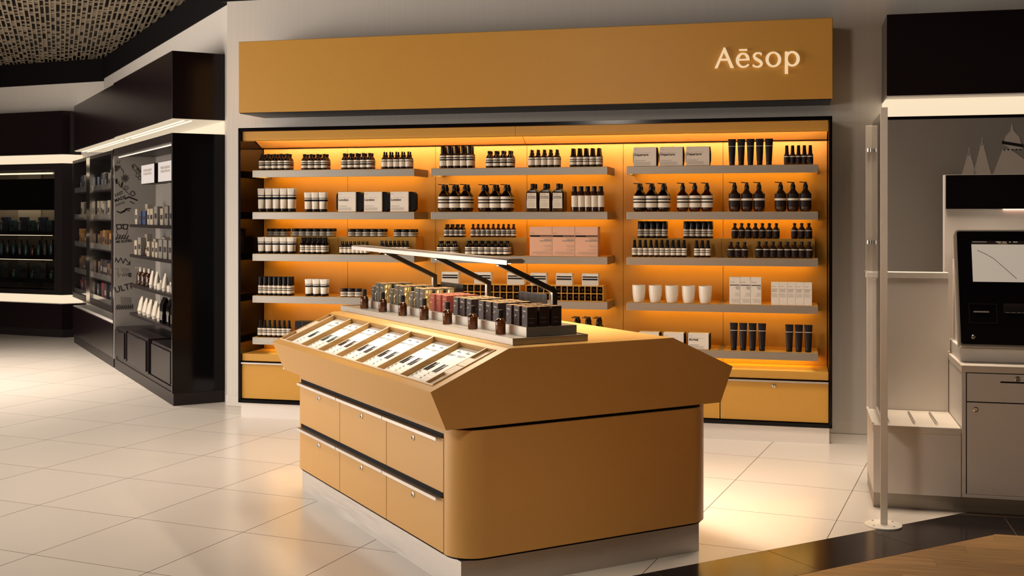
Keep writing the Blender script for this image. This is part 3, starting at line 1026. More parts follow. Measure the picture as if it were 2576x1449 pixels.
def kit_pouch(w, h):
    """A black zip pouch in a cream card sleeve. Origin: front edge, centre."""
    D = .085
    p = MB().prism([(a, b + h / 2) for a, b in rrect(w / 2, h / 2 * .985, h * .20, 6)], .012, D - .010, 'black_matte', ax='y')
    rim = MB()
    rim.prism([(a * 1.004, b * 1.004 + h / 2) for a, b in rrect(w / 2 * .99, h / 2 * .96, h * .20, 6)], D * .45, D * .53, 'charcoal', ax='y')
    x0, x1 = -w / 2 + .018, w / 2 - .047
    s = MB().box(x0, x1, 0.0, D, 0.0005, h, 'cream_card', bev=.004)
    pr = MB()
    kit_front(pr, x0, x1, -.0008, 0, h, 'London', .026)
    return [('pouch', p.mesh('pouch', True)), ('zip_band', rim.mesh('zip_band')), ('sleeve', s.mesh('sleeve')), ('printed_text', pr.mesh('printed_text'))]


def kit_box(w, h, city='Departure', size=.024):
    D = .060 if city == 'Departure' else .10
    hw = w / 2 - .008
    b = MB()
    if city == 'Departure':
        # bowed black ends show on both sides of the sleeve
        b.prism([(-hw + .006, 0.0), (hw - .004, 0.0), (hw + .003, h * .25), (hw + .004, h * .6), (hw - .002, h * .985), (-hw + .004, h * .985), (-hw - .003, h * .6), (-hw - .002, h * .25)][::1], .004, D, 'black_matte', ax='y')
    else:
        b.box(-hw - .003, hw + .003, .004, D, 0, h * .99, 'black_matte', bev=.002)
    s = MB().box(-hw + .002, hw - .006, 0, D - .004, 0.0006, h, 'cream_card', bev=.0015)
    pr = MB()
    kit_front(pr, -hw + .002, hw - .006, -.0008, 0, h, city, size)
    return [('box', b.mesh('box')), ('sleeve', s.mesh('sleeve')), ('printed_text', pr.mesh('printed_text'))]


def kit_arrival(w, h):
    return kit_box(w, h, 'Arrival', .024)


def kit_dark(w, h):
    b = MB().box(-w / 2, w / 2, 0, .09, 0, h, 'black_label', bev=.0015)
    p = MB()
    x = -w / 2 + w * .30
    p.box(x - .001, x, -.0006, .0005, .002, h - .002, 'ink_grey')
    text_into(p, 'North', .017, 'pale_print', T3((x + .008, -.0008, h * .62)) @ FACE)
    lines_into(p, x + .008, w / 2 - .02, -.0008, h * .42, 4, .008, .002, 'ink_grey', 8)
    lines_into(p, -w / 2 + .006, x - .01, -.0008, h * .36, 4, .008, .002, 'ink_grey', 9)
    return [('box', b.mesh('box')), ('printed_text', p.mesh('printed_text'))]


def pink_box(w, h):
    hw = w / 2 - .0012
    b = MB().box(-hw, hw, 0, .105, 0, h, 'pink_card', bev=.001)
    p = MB()
    y = -.0007
    text_into(p, 'Aesop.', .013, 'ink_grey', T3((-hw + .004, y, h * .765)) @ FACE)
    z0, z1 = h * .655, h * .715
    p.add([(-hw + .002, y, z0), (hw - .002, y, z0), (hw - .002, y, z1), (-hw + .002, y, z1)], [(0, 1, 2, 3)], 'black_label')
    y2 = y - .0004
    text_into(p, 'Resurrection Duet', .0105, 'pink_card', T3((hw - .005, y2, z0 + .003)) @ FACE, align='RIGHT')
    text_into(p, 'Duo Resurrection', .0095, 'ink_grey', T3((hw - .005, y2, h * .605)) @ FACE, align='RIGHT')
    lines_into(p, hw * .30, hw - .005, y2, h * .575, 1, .01, .006, 'ink_grey', 5, .0, True)
    lines_into(p, -hw * .1, hw - .005, y2, h * .535, 1, .01, .006, 'ink_grey', 6, .0, True)
    lines_into(p, hw * .15, hw - .005, y2, h * .37, 3, .0055, .0014, 'ink_grey', 7, .5, True)
    lines_into(p, hw * .15, hw - .005, y2, h * .25, 3, .0055, .0014, 'ink_grey', 8, .5, True)
    lines_into(p, -hw + .005, hw - .005, y2, h * .15, 4, .0055, .0014, 'ink_grey', 9, .3, True)
    return [('carton', b.mesh('carton')), ('printed_text', p.mesh('printed_text'))]


def carton_tall(w, h, dark=True):
    hw = w / 2 - .0008
    b = MB().box(-hw, hw, 0, w * .95, 0, h, 'cream_card', bev=.0008)
    p = MB()
    y = -.0007
    text_into(p, 'Aesop.', .0125 if dark else .010, 'ink_grey', T3((-hw + .004, y, h * .80)) @ FACE)
    if dark:
        p.add([(-hw + .003, y, h * .69), (hw - .003, y, h * .69), (hw - .003, y, h * .72), (-hw + .003, y, h * .72)], [(0, 1, 2, 3)], 'black_label')
        lines_into(p, 0, hw - .004, y, h * .655, 3, .008, .004, 'ink_grey', 11, .4, True)
        lines_into(p, -.01, hw - .004, y, h * .42, 4, .007, .0016, 'ink_grey', 12, .5, True)
        lines_into(p, -hw + .004, hw - .004, y, h * .2, 4, .007, .0016, 'ink_grey', 13, .3, True)
    else:
        lines_into(p, -hw + .004, hw - .006, y, h * .70, 3, .008, .003, 'ink_grey', 14, .3)
        lines_into(p, -hw + .004, hw - .004, y, h * .50, 4, .007, .0016, 'ink_grey', 15, .3)
    return [('carton', b.mesh('carton')), ('printed_text', p.mesh('printed_text'))]


def carton_small(w, h):
    return carton_tall(w, h, False)


TYPES = {
    'cap': (bottle_cap, 'amber screw-cap bottle', 'bottle', 'screw_cap_bottle', .985),
    'dcap': (lambda d, h: bottle_cap(d, h, STR_DARK, 'amber_dark', (.10, .60)), 'dark-labelled screw-cap bottle', 'bottle', 'screw_cap_bottle', .975),
    'drop': (bottle_drop, 'amber dropper bottle', 'bottle', 'dropper_bottle', .985),
    'tallcap': (bottle_tallcap, 'tall black-capped striped bottle', 'bottle', 'tall_cap_bottle', .985),
    'spraycone': (bottle_spray, 'striped spray bottle', 'bottle', 'spray_bottle', .985),
    'spraycap': (lambda d, h: bottle_spray(d, h, .52, .62, .68, STR_ROLL, (.13, .51)), 'black-necked spray bottle', 'bottle', 'spray_bottle', .985),
    'dspray': (lambda d, h: bottle_spray(d, h, .55, .72, .55, [('d', .15), ('c', .10), ('d', .75)], (.10, .50), 'amber_dark'), 'dark spray bottle', 'bottle', 'spray_bottle', .985),
    'roll': (bottle_roll, 'black-topped striped cylinder bottle', 'bottle', 'cylinder_bottle', .985),
    'pump': (bottle_pump, 'cream-labelled pump bottle', 'bottle', 'pump_bottle', .975),
    'dpump': (lambda d, h: bottle_pump(d, h, STR_DPUMP, 'amber_dark', (.156, .60)), 'dark-labelled pump bottle', 'bottle', 'pump_bottle', .975),
    'mouth': (bottle_mouth, 'square-shouldered mouthwash bottle', 'bottle', 'mouthwash_bottle', .975),
    'oil': (bottle_oil, 'plain-labelled oil bottle', 'bottle', 'oil_bottle', .985),
    'wtube': (tube_white, 'cream tube', 'tube', 'cream_tube', .93),
    'btube': (tube_dark, 'black tube', 'tube', 'black_tube', .88),
    'jar': (jar, 'black-lidded jar', 'jar', 'jar', .985),
    'cup': (cup, 'cream ceramic cup', 'cup', 'ceramic_cup', .80),
    'pouch': (kit_pouch, 'black London pouch in cream sleeve', 'travel kit', 'travel_pouch', 1.0),
    'kitbox': (kit_box, 'cream-sleeved Departure kit', 'travel kit', 'travel_kit', 1.0),
    'arr': (kit_arrival, 'cream-sleeved Arrival kit', 'travel kit', 'travel_kit', .96),
    'north': (kit_dark, 'dark gift box half hidden behind the counter', 'box', 'gift_box', 1.0),
    'pink': (pink_box, 'salmon pink carton', 'box', 'pink_carton', 1.0),
    'carton': (carton_tall, 'tall cream carton', 'box', 'tall_carton', 1.0),
    'scarton': (carton_small, 'small cream carton', 'box', 'small_carton', 1.0),
}

# id, kind, bay, shelf, tier, first edge, last edge, count, rows, height, depth of the front row's axis, words for the set
SETS = [
    ('cap', 0, 0, 0, .108, .371, 5, 2, .125, .084, 'leftmost set'), ('cap', 0, 0, 0, .462, .678, 4, 2, .120, .084, 'second set'), ('cap', 0, 0, 0, .791, 1.045, 5, 2, .122, .084, 'third set'), ('drop', 0, 0, 0, 1.114, 1.352, 5, 2, .131, .084, ''),
    ('tallcap', 1, 0, 0, 1.574, 1.834, 5, 2, .164, .084, ''), ('cap', 1, 0, 0, 1.931, 2.140, 4, 2, .124, .084, ''), ('drop', 1, 0, 0, 2.252, 2.486, 5, 2, .131, .084, ''), ('spraycone', 1, 0, 0, 2.560, 2.796, 5, 2, .134, .084, ''),
    ('kitbox', 2, 0, 0, 3.016, 3.574, 3, 1, .134, .060, ''), ('btube', 2, 0, 0, 3.682, 3.997, 5, 1, .183, .090, ''), ('dspray', 2, 0, 0, 4.066, 4.262, 5, 1, .133, .084, ''),
    ('wtube', 0, 1, 0, .089, .402, 5, 2, .182, .090, 'left set'), ('wtube', 0, 1, 0, .480, .663, 3, 2, .150, .090, 'right set'), ('pouch', 0, 1, 0, .755, 1.386, 3, 1, .152, .060, ''),
    ('pump', 1, 1, 0, 1.557, 1.810, 3, 2, .207, .100, 'left set'), ('pump', 1, 1, 0, 1.868, 2.122, 3, 2, .204, .100, 'right set'), ('mouth', 1, 1, 0, 2.236, 2.524, 3, 2, .204, .095, ''), ('oil', 1, 1, 0, 2.572, 2.812, 5, 1, .183, .084, ''),
    ('pump', 2, 1, 0, 3.019, 3.277, 3, 2, .205, .100, 'left set'), ('pump', 2, 1, 0, 3.328, 3.582, 3, 1, .206, .100, 'right set'), ('dpump', 2, 1, 0, 3.689, 3.939, 3, 1, .207, .100, 'left set'), ('dpump', 2, 1, 0, 4.002, 4.251, 3, 1, .207, .100, 'right set'),
    ('jar', 0, 2, 1, .107, .281, 3, 2, .060, .224, 'leftmost set'), ('jar', 0, 2, 1, .319, .669, 6, 2, .062, .224, 'second set'), ('jar', 0, 2, 1, .790, 1.091, 5, 2, .060, .224, 'third set'), ('jar', 0, 2, 1, 1.164, 1.340, 3, 2, .058, .224, 'rightmost set'),
    ('wtube', 0, 2, 0, .089, .399, 5, 2, .127, .090, ''), ('spraycap', 0, 2, 0, .451, .669, 5, 2, .128, .084, ''), ('drop', 0, 2, 0, .778, 1.009, 7, 2, .100, .080, 'left set'), ('drop', 0, 2, 0, 1.097, 1.331, 7, 2, .107, .080, 'right set'),
    ('cap', 1, 2, 1, 1.565, 1.726, 4, 2, .097, .224, 'left step set'), ('cap', 1, 2, 1, 1.774, 2.127, 9, 1, .099, .224, 'right step set'), ('cap', 1, 2, 0, 1.553, 1.706, 3, 2, .105, .084, 'lower left set'), ('cap', 1, 2, 0, 1.772, 2.111, 7, 2, .108, .084, 'lower right set'),
    ('pink', 1, 2, 0, 2.267, 2.770, 3, 1, .213, .060, ''),
    ('roll', 2, 2, 1, 3.033, 3.249, 5, 2, .122, .224, 'left set'), ('roll', 2, 2, 1, 3.362, 3.573, 5, 2, .122, .224, 'right set'), ('dcap', 2, 2, 1, 3.702, 4.037, 7, 1, .109, .224, 'left step set'), ('dcap', 2, 2, 1, 4.113, 4.258, 3, 1, .110, .224, 'right step set'),
    ('spraycone', 2, 2, 0, 3.011, 3.401, 10, 1, .122, .084, 'left set'), ('spraycone', 2, 2, 0, 3.450, 3.568, 3, 1, .121, .084, 'right set'), ('dcap', 2, 2, 0, 3.682, 3.824, 3, 1, .110, .084, 'lower left set'), ('dcap', 2, 2, 0, 3.873, 4.258, 8, 1, .114, .084, 'lower right set'),
    ('roll', 0, 3, 0, .101, .383, 7, 2, .146, .084, ''), ('wtube', 0, 3, 0, .485, .675, 3, 2, .129, .090, ''), ('jar', 0, 3, 0, .785, .959, 3, 1, .065, .084, ''),
    ('cup', 2, 3, 0, 3.000, 3.586, 5, 1, .122, .105, ''), ('carton', 2, 3, 0, 3.696, 3.915, 3, 1, .189, .060, ''), ('scarton', 2, 3, 0, 3.980, 4.254, 5, 1, .158, .060, ''),
    ('spraycone', 0, 4, 0, .096, .380, 7, 1, .132, .084, ''), ('north', 0, 4, 0, .419, .628, 1, 1, .131, .060, ''), ('pump', 1, 4, 0, 2.567, 2.805, 3, 2, .205, .100, ''),
    ('arr', 2, 4, 0, 3.050, 3.572, 3, 1, .112, .060, ''), ('btube', 2, 4, 0, 3.694, 3.950, 4, 1, .191, .090, 'left set'), ('btube', 2, 4, 0, 4.071, 4.261, 3, 1, .188, .090, 'right set'),
]
PROTO = {}


def product(kind, w, h, m4, label, group):
    fn, words, cat, name, fill = TYPES[kind]
    key = (kind, round(w, 3), round(h, 3))
    if key not in PROTO:
        root = thing(name, label, cat, group=group, mat4=m4)
        for pn, me in fn(w, h):
            put(pn, me, root)
        PROTO[key] = root
        return root
    return dup(PROTO[key], m4, label, group)


jit = random.Random(11)
for kind, b, r, tier, u0, u1, n, rows, h, y, words in SETS:
    fn, kw, cat, name, fill = TYPES[kind]
    pitch = (u1 - u0) / n
    w = round(pitch * fill, 3)
    z = RISER if tier else SHELF_Z[r]
    where = f'{BN[b]} bay\'s {RN_[r]} shelf'
    for k in range(rows):
        for i in range(n):
            pos = nth(i, n)
            lab = f'{pos} {kw}'.strip()
            if rows > 1:
                lab += f', {"front" if k == 0 else "rear"} row'
            lab += f', {words} on {where}' if words else f' on {where}'
            depth = w * (1.02 if kind not in ('wtube',) else .80)
            if kind == 'mouth':
                depth = w * .75
            x = u0 + pitch * (i + .5)
            turn = jit.uniform(-.05, .05) if kind in ('kitbox', 'btube', 'wtube') else jit.uniform(-.6, .6) if kind in ('jar', 'cap', 'drop') else 0.0
            if kind in ('wtube', 'btube'):
                turn *= .6
            m4 = WF @ T3((x, y + k * depth, z)) @ Matrix.Rotation(turn, 4, 'Z')
            g = f'{kw}s, {words + ", " if words else ""}{where}'
            product(kind, w, h, m4, lab, g)

# bottle racks of little square holes with boxed soaps on top
for q, (x0, x1) in enumerate(((1.545, 2.195), (2.238, 2.808))):
    side = 'left' if q == 0 else 'right'
    nc, H, D = 13, .112, .17
    rk = thing('bottle_rack', f'{side} ochre rack of square holes on the middle bay\'s fourth shelf', 'rack', group='bottle racks on the fourth shelf', mat4=WF @ T3((x0, .062, .932)))
    w = x1 - x0
    t = .005
    cw = (w - t) / nc
    m = MB()
    m.box(0, w, D - .004, D, 0, H, 'tan_laminate')
    for zz in (0, H / 2 - t / 2, H - t):
        m.box(0, w, 0, D - .004, zz, zz + t, 'tan_laminate')
    m.obj('rack_shelf', rk)
    m = MB()
    for k in range(nc + 1):
        m.box(k * cw, k * cw + t, 0.0003, D - .005, 0.0002, H - .0002, 'tan_laminate')
    m.obj('rack_divider', rk)
    pr = None
    for rw in range(2):
        for k in range(nc):
            m4 = WF @ T3((x0 + k * cw + t + (cw - t) / 2, .062 + .014, .932 + t + rw * (H / 2 - t / 2) + (H / 2 - t * 1.5) / 2 - .0007)) @ Matrix.Rotation(-PI / 2, 4, 'X')
            lab = f'{ORD[k] if k < 13 else k} dark bottle from left, {"lower" if rw == 0 else "upper"} hole row of the {side} bottle rack'
            if pr is None:
                R = min((cw - t), H / 2 - t * 1.5) / 2 - .0006
                pr = thing('small_bottle', lab, 'bottle', group=f'small bottles lying in the {side} rack', mat4=m4)
                MB().lathe([(R * .45, .012), (R * .6, .012), (R * .95, .026), (R * .97, .030), (R * .97, .125), (R * .9, .13), (0, .13)], 'amber_dark', seg=14).obj('glass', pr, True)
                MB().lathe([(0, 0), (R * .50, 0), (R * .56, .003), (R * .56, .016), (R * .5, .018)], 'black_plastic', seg=14).obj('cap', pr, True)
            else:
                dup(pr, m4, lab)
    for k in range(3):
        bx = x0 + (w * (.08 + .385 * k) if q == 0 else (.035, .225, .415)[k])
        bw = .128 if q == 0 else .118
        lab = f'{("leftmost", "middle", "rightmost")[k]} striped cream box standing on the {side} bottle rack'
        s = thing('soap_box', lab, 'box', group=f'striped boxes on the {side} bottle rack', mat4=WF @ T3((bx, .066, .932 + H)))
        MB().box(0, bw, 0, .060, 0, .088, 'cream_card', bev=.0012).obj('carton', s)
        p = MB()
        yy = -.0007
        for z0, z1, mm in ((.058, .068, 'black_label'), (.040, .052, 'black_label'), (.004, .038, 'grey_card')):
            p.add([(.004, yy, z0), (bw - .004, yy, z0), (bw - .004, yy, z1), (.004, yy, z1)], [(0, 1, 2, 3)], mm)
        text_into(p, 'Aesop.', .008, 'ink_grey', T3((.005, yy - .0002, .074)) @ FACE)
        p.obj('printed_band', s)

# ================================================================== ISLAND COUNTER
isl = thing('island_counter', 'ochre island counter with six drawers and a faceted top on a steel plinth', 'counter', mat4=IF)
MB().box(0, 1.227, 0, 1.985, 0, 0.132, 'steel_light').obj('plinth', isl)
A0, A1 = -0.03, 2.05
RB = 0.13


def arc(cx, cy, r, a0, a1, n=14):
    return [(cx + r * math.cos(math.radians(a0 + (a1 - a0) * k / n)), cy + r * math.sin(math.radians(a0 + (a1 - a0) * k / n))) for k in range(n + 1)]


def body_outline(ins=0.0, step=True):
    x0, x1, y0, y1 = -0.03 + ins, 1.298 - ins, A0 + ins, A1 - ins
    r = RB - ins
    p = arc(x0 + r, y0 + r, r, 180, 270) + arc(x1 - r, y0 + r, r, 270, 360) + arc(x1 - r, y1 - r, r, 0, 90) + arc(x0 + r, y1 - r, r, 90, 180)
    if step:
        p += [(x0, 1.921), (-0.008, 1.921), (-0.008, 0.096), (x0, 0.096)]
    return p


m = MB()
m.prism(body_outline(), 0.143, 0.668, 'tan_counter')
o = m.obj('body', isl, True)
MB().prism(body_outline(0.012, False), 0.132, 0.143, 'black_matte').obj('shadow_gap', isl)
MB().prism(body_outline(0.016, False), 0.668, 0.683, 'black_matte').obj('top_gap', isl)
MB().box(-0.030, -0.007, 0.096, 1.921, 0.643, 0.668, 'tan_counter').obj('top_rail', isl)
MB().box(-0.024, -0.007, 0.097, 1.920, 0.144, 0.643, 'black_matte').obj('drawer_recess', isl)
dw = (1.919 - 0.098) / 3
for row, (z0, z1) in enumerate(((0.147, 0.372), (0.397, 0.622))):
    for k in range(3):
        a, b = 0.098 + dw * k + 0.0025, 0.098 + dw * (k + 1) - 0.0025
        d = MB().box(-0.0325, -0.0245, a, b, z0, z1, 'tan_counter', bev=0.0012).obj('drawer', isl)
        h = MB()
        h.box(-0.056, -0.0245, a + (0.024 if k == 0 else -0.001), b - 0.0015, z1 + 0.0012, z1 + 0.0035, 'steel')
        h.box(-0.056, -0.0535, a + (0.024 if k == 0 else -0.001), b - 0.0015, z1 - 0.011, z1 + 0.0012, 'steel_light')
        tag(h.obj('handle', d), 'brushed steel lip handle')
        lk = MB().lathe([(0.0125, 0), (0.0125, 0.004), (0.0085, 0.006), (0.0085, 0.004), (0, 0.004)], 'chrome', seg=18)
        lk.box(-0.0013, 0.0013, -0.004, 0.004, 0.004, 0.0046, 'black_plastic')
        put('lock', lk.mesh('lock', True), d, mat4=T3((-0.0325, (a + b) / 2, z1 - 0.046)) @ Matrix.Rotation(-PI / 2, 4, 'Y'))

HEX = [(-0.083, 0.683), (1.331, 0.683), (1.402, 0.845), (1.056, 0.997), (0.207, 0.997), (-0.152, 0.842)]
HA0, HA1 = -0.03, 2.055
P0, P1 = HEX[5], HEX[4]
SL = math.hypot(P1[0] - P0[0], P1[1] - P0[1])
SV = ((P1[0] - P0[0]) / SL, (P1[1] - P0[1]) / SL)
NV = (-SV[1], SV[0])


def sp(s, a, n=0.0):
    """Point on the sloping face: s up the slope, a along the counter, n above the face."""
    return (P0[0] + SV[0] * s + NV[0] * n, a, P0[1] + SV[1] * s + NV[1] * n)


S0, S1, B0, B1 = 0.040, 0.364, 0.030, 2.030
REC = 0.028
m = MB()
n = 6
v = [(b, HA0, z) for b, z in HEX] + [(b, HA1, z) for b, z in HEX]
f = [(0, 1, 2, 3, 4, 5), tuple(range(11, 5, -1))]
for i in range(6):
    j = (i + 1) % 6
    if i != 4:
        f.append((i, 6 + i, 6 + j, j))
m.add(v, f, 'tan_counter')
v = [sp(0, HA0), sp(SL, HA0), sp(SL, HA1), sp(0, HA1), sp(S0, B0), sp(S1, B0), sp(S1, B1), sp(S0, B1), sp(S0, B0, -REC), sp(S1, B0, -REC), sp(S1, B1, -REC), sp(S0, B1, -REC)]
m.add(v, [(0, 1, 5, 4), (1, 2, 6, 5), (2, 3, 7, 6), (3, 0, 4, 7), (4, 5, 9, 8), (5, 6, 10, 9), (6, 7, 11, 10), (7, 4, 8, 11), (8, 9, 10, 11)], 'tan_counter')
me = m.mesh('counter_top')
bm = bmesh.new()
bm.from_mesh(me)
bmesh.ops.remove_doubles(bm, verts=bm.verts, dist=1e-5)
bmesh.ops.recalc_face_normals(bm, faces=bm.faces)
bm.to_mesh(me)
bm.free()
put('counter_top', me, isl)


def slab(mb, s0, s1, a0, a1, n0, n1, mat):
    v = [sp(s0, a0, n0), sp(s1, a0, n0), sp(s1, a1, n0), sp(s0, a1, n0), sp(s0, a0, n1), sp(s1, a0, n1), sp(s1, a1, n1), sp(s0, a1, n1)]
    return mb.add(v, [(3, 2, 1, 0), (4, 5, 6, 7), (0, 1, 5, 4), (1, 2, 6, 5), (2, 3, 7, 6), (3, 0, 4, 7)], mat)


e = 0.0006
m = MB()
slab(m, S0 + e, S1 - e, B0 + e, B1 - e, -REC + e, -REC + .004, 'divider_wood')
slab(m, S0 + e, S0 + .006, B0 + e, B1 - e, -REC + .004, .0035, 'pale_pad')
slab(m, S1 - .006, S1 - e, B0 + e, B1 - e, -REC + .004, .0035, 'divider_wood')
slab(m, S0 + .006, S1 - .006, B0 + e, B0 + .006, -REC + .004, .0035, 'divider_wood')
slab(m, S0 + .006, S1 - .006, B1 - .006, B1 - e, -REC + .004, .0035, 'divider_wood')
m.obj('card_tray', isl)
DIV = [0.112 + 0.2636 * k for k in range(8)]
for a in DIV:
    m = MB()
    slab(m, S0 + .006, S1 - .006, a - .0045, a + .0045, -REC + .004, .0015, 'divider_wood')
    slab(m, S0 + .006, S1 - .006, a - .0045, a + .0045, .0015, .003, 'pale_pad')
    m.obj('tray_divider', isl)
for a0, a1 in ((B0 + .006, DIV[0] - .0045), (DIV[7] + .0045, B1 - .006)):
    m = MB()
    slab(m, S0 + .006, S1 - .006, a0, a1, -REC + .004, -.010, 'pale_pad')
    slab(m, S0 + .098, S0 + .160, a0, a1, -.010, .0022, 'pale_pad')
    slab(m, S0 + .165, S0 + .228, a0, a1, -.010, .0022, 'pale_pad')
    slab(m, S0 + .160, S0 + .165, a0 + .03, a1, -.010, -.002, 'divider_wood')
    m.obj('tray_end_block', isl)

# price cards lying in the tray, one per section (they read from the aisle side)
cardM = {}


def card_mesh(two, tint):
    mb = MB()
    w, h = DIV[1] - DIV[0] - 0.013, S1 - S0 - 0.0145
    mb.box(-w / 2, w / 2, -h / 2, h / 2, 0, 0.0012, 'paper')
    if two:
        xm = -w / 2 + .089
        mb.add([(xm, -h / 2 + .001, .0014), (w / 2 - .001, -h / 2 + .001, .0014), (w / 2 - .001, h / 2 - .001, .0014), (xm, h / 2 - .001, .0014)], [(0, 1, 2, 3)], 'paper_pink')
    return mb.mesh('sheet'), w, h


def rect(mb, x0, x1, y0, y1, z, mat):
    mb.add([(x0, y0, z), (x1, y0, z), (x1, y1, z), (x0, y1, z)], [(0, 1, 2, 3)], mat)


def card_print(two, box_mat, w, h, seed):
    pr, pic = MB(), MB()
    r = random.Random(seed)
    z = .0018
    cols = [(-w / 2 + .007, -w / 2 + .085), (-w / 2 + .093, -w / 2 + .172)] if two else [(-w / 2 + .050, -w / 2 + .165)]
    for x0, x1 in cols:
        cwid = x1 - x0
        for k, (f, hh) in enumerate(((.30, .0045), (.46, .0050))):       # title
            xx = x0 + cwid * .30
            for q in range(3 if k else 2):
                rect(pr, xx, xx + cwid * f / 3.4, h / 2 - .030 - .009 * k, h / 2 - .030 - .009 * k + hh, z, 'ink')
                xx += cwid * f / 2.9
        for k in range(2):                                                  # subtitle
            xx = x0
            while xx < x0 + cwid * (.85 - .25 * k):
                d = r.uniform(.004, .010)
                rect(pr, xx, xx + d, h / 2 - .066 - .0075 * k, h / 2 - .066 - .0075 * k + .0035, z, 'ink')
                xx += d + .0022
        for k in range(4):                                                  # price lines
            yy = -h / 2 + .094 - .020 * k
            rect(pr, x0, x1, yy, yy + .0008, z, 'ink_grey')
            if k < 3:
                rect(pr, x0 + .004, x0 + .004 + r.uniform(.008, .013), yy - .0085, yy - .005, z, 'ink')
                rect(pr, x0 + .006, x0 + .006 + r.uniform(.010, .017), yy - .014, yy - .0105, z, 'ink')
            else:
                rect(pr, x1 - .02, x1 - .016, yy - .010, yy - .006, z, 'ink')
        # picture: a carton and a bottle beside it
        px = x0 + cwid * (.10 if two else .16)
        pb = -h / 2 + .100
        rect(pic, px, px + .009, pb, pb + .066, z, box_mat)
        rect(pic, px + .0098, px + .023, pb, pb + .066, z, box_mat)
        bx = px + .026
        rect(pic, bx, bx + .020, pb, pb + .036, z, 'brown_print')
        pic.add([(bx, pb + .036, z), (bx + .020, pb + .036, z), (bx + .0145, pb + .045, z), (bx + .0055, pb + .045, z)], [(0, 1, 2, 3)], 'brown_print')
        rect(pic, bx + .0055, bx + .0145, pb + .045, pb + .069, z, 'ink')
    return pr.mesh('printed_text'), pic.mesh('printed_picture')


words = ['with one teal picture at far end of the counter tray', 'with two teal pictures in the counter tray', 'with two brown pictures in the counter tray', 'with two dark pictures, beside the brown-pictured card',
         'with two dark pictures, third from near end of the tray', 'with two dark pictures, second from near end of the tray', 'with two dark pictures, at near end of the tray']
for k in range(7):
    ix = 6 - k
    ac = (DIV[ix] + DIV[ix + 1]) / 2
    two = k > 0
    sheet, cw_, ch_ = card_mesh(two, 0)
    c = Vector(sp((S0 + S1) / 2, ac, -REC + .0046))
    X, Y, Z = Vector((0, -1, 0)), Vector((SV[0], 0, SV[1])), Vector((NV[0], 0, NV[1]))
    mm = Matrix(((X.x, Y.x, Z.x, c.x), (X.y, Y.y, Z.y, c.y), (X.z, Y.z, Z.z, c.z), (0, 0, 0, 1)))
    t = thing('price_card', f'cream price card {words[k]}', 'card', group='price cards in the sloping counter tray', mat4=IF @ mm)
    put('sheet', sheet, t)
    p1, p2 = card_print(two, ['teal_print', 'teal_print', 'brown_print', 'navy_print', 'navy_print', 'navy_print', 'navy_print'][k], cw_, ch_, 40 + k)
    put('printed_text', p1, t)
    put('printed_picture', p2, t)

# stepped steel stand on the counter
st = thing('display_stand', 'two-step brushed steel stand along the counter top', 'display stand', mat4=IF @ T3((0, 0, .997)))
m = MB()
m.box(.270, .650, .050, 2.100, 0.0002, .026, 'steel', bev=.001)
for b in ((.270, .2725, .050, 2.100), (.6475, .650, .050, 2.100), (.270, .650, .050, .0525), (.270, .650, 2.0975, 2.100)):
    m.box(*b, .0255, .0300, 'steel')
m.obj('lower_tray', st)
MB().box(.368, .626, .104, 2.040, .0262, .068, 'steel', bev=.001).obj('upper_tray', st)

# seven tester bottles
BT = None
for k in range(7):
    a = .268 + .2688 * k
    lab = ['dark amber perfume bottle nearest the camera', 'second amber perfume bottle from the near end', 'third amber perfume bottle from the near end', 'amber perfume bottle in the middle of the row of seven', 'third amber perfume bottle from the far end', 'second amber perfume bottle from the far end', 'amber perfume bottle at the far left end'][k] + ', on the steel stand'
    m4 = IF @ T3((.330, a, .997 + .0262))
    if BT is None:
        BT = thing('perfume_bottle', lab, 'bottle', group='perfume bottles along the steel stand', mat4=m4)
        R = .0232
        g = MB().lathe([(0, 0.001), (R * .90, 0), (R, .003), (R, .048), (R * .97, .055), (R * .85, .063), (R * .60, .070), (R * .45, .0725), (0, .0725)], 'amber_glass', seg=36)
        for i in range(36):     # fine fluting
            pass
        g.obj('glass', BT, True)
        MB().lathe([(R * .52, .0722), (R * .54, .073), (R * .54, .1075), (R * .50, .1085), (0, .1085)], 'black_plastic', seg=24).obj('cap', BT, True)
    else:
        dup(BT, m4, lab)

# cartons on the upper step: seven groups
CP = {}


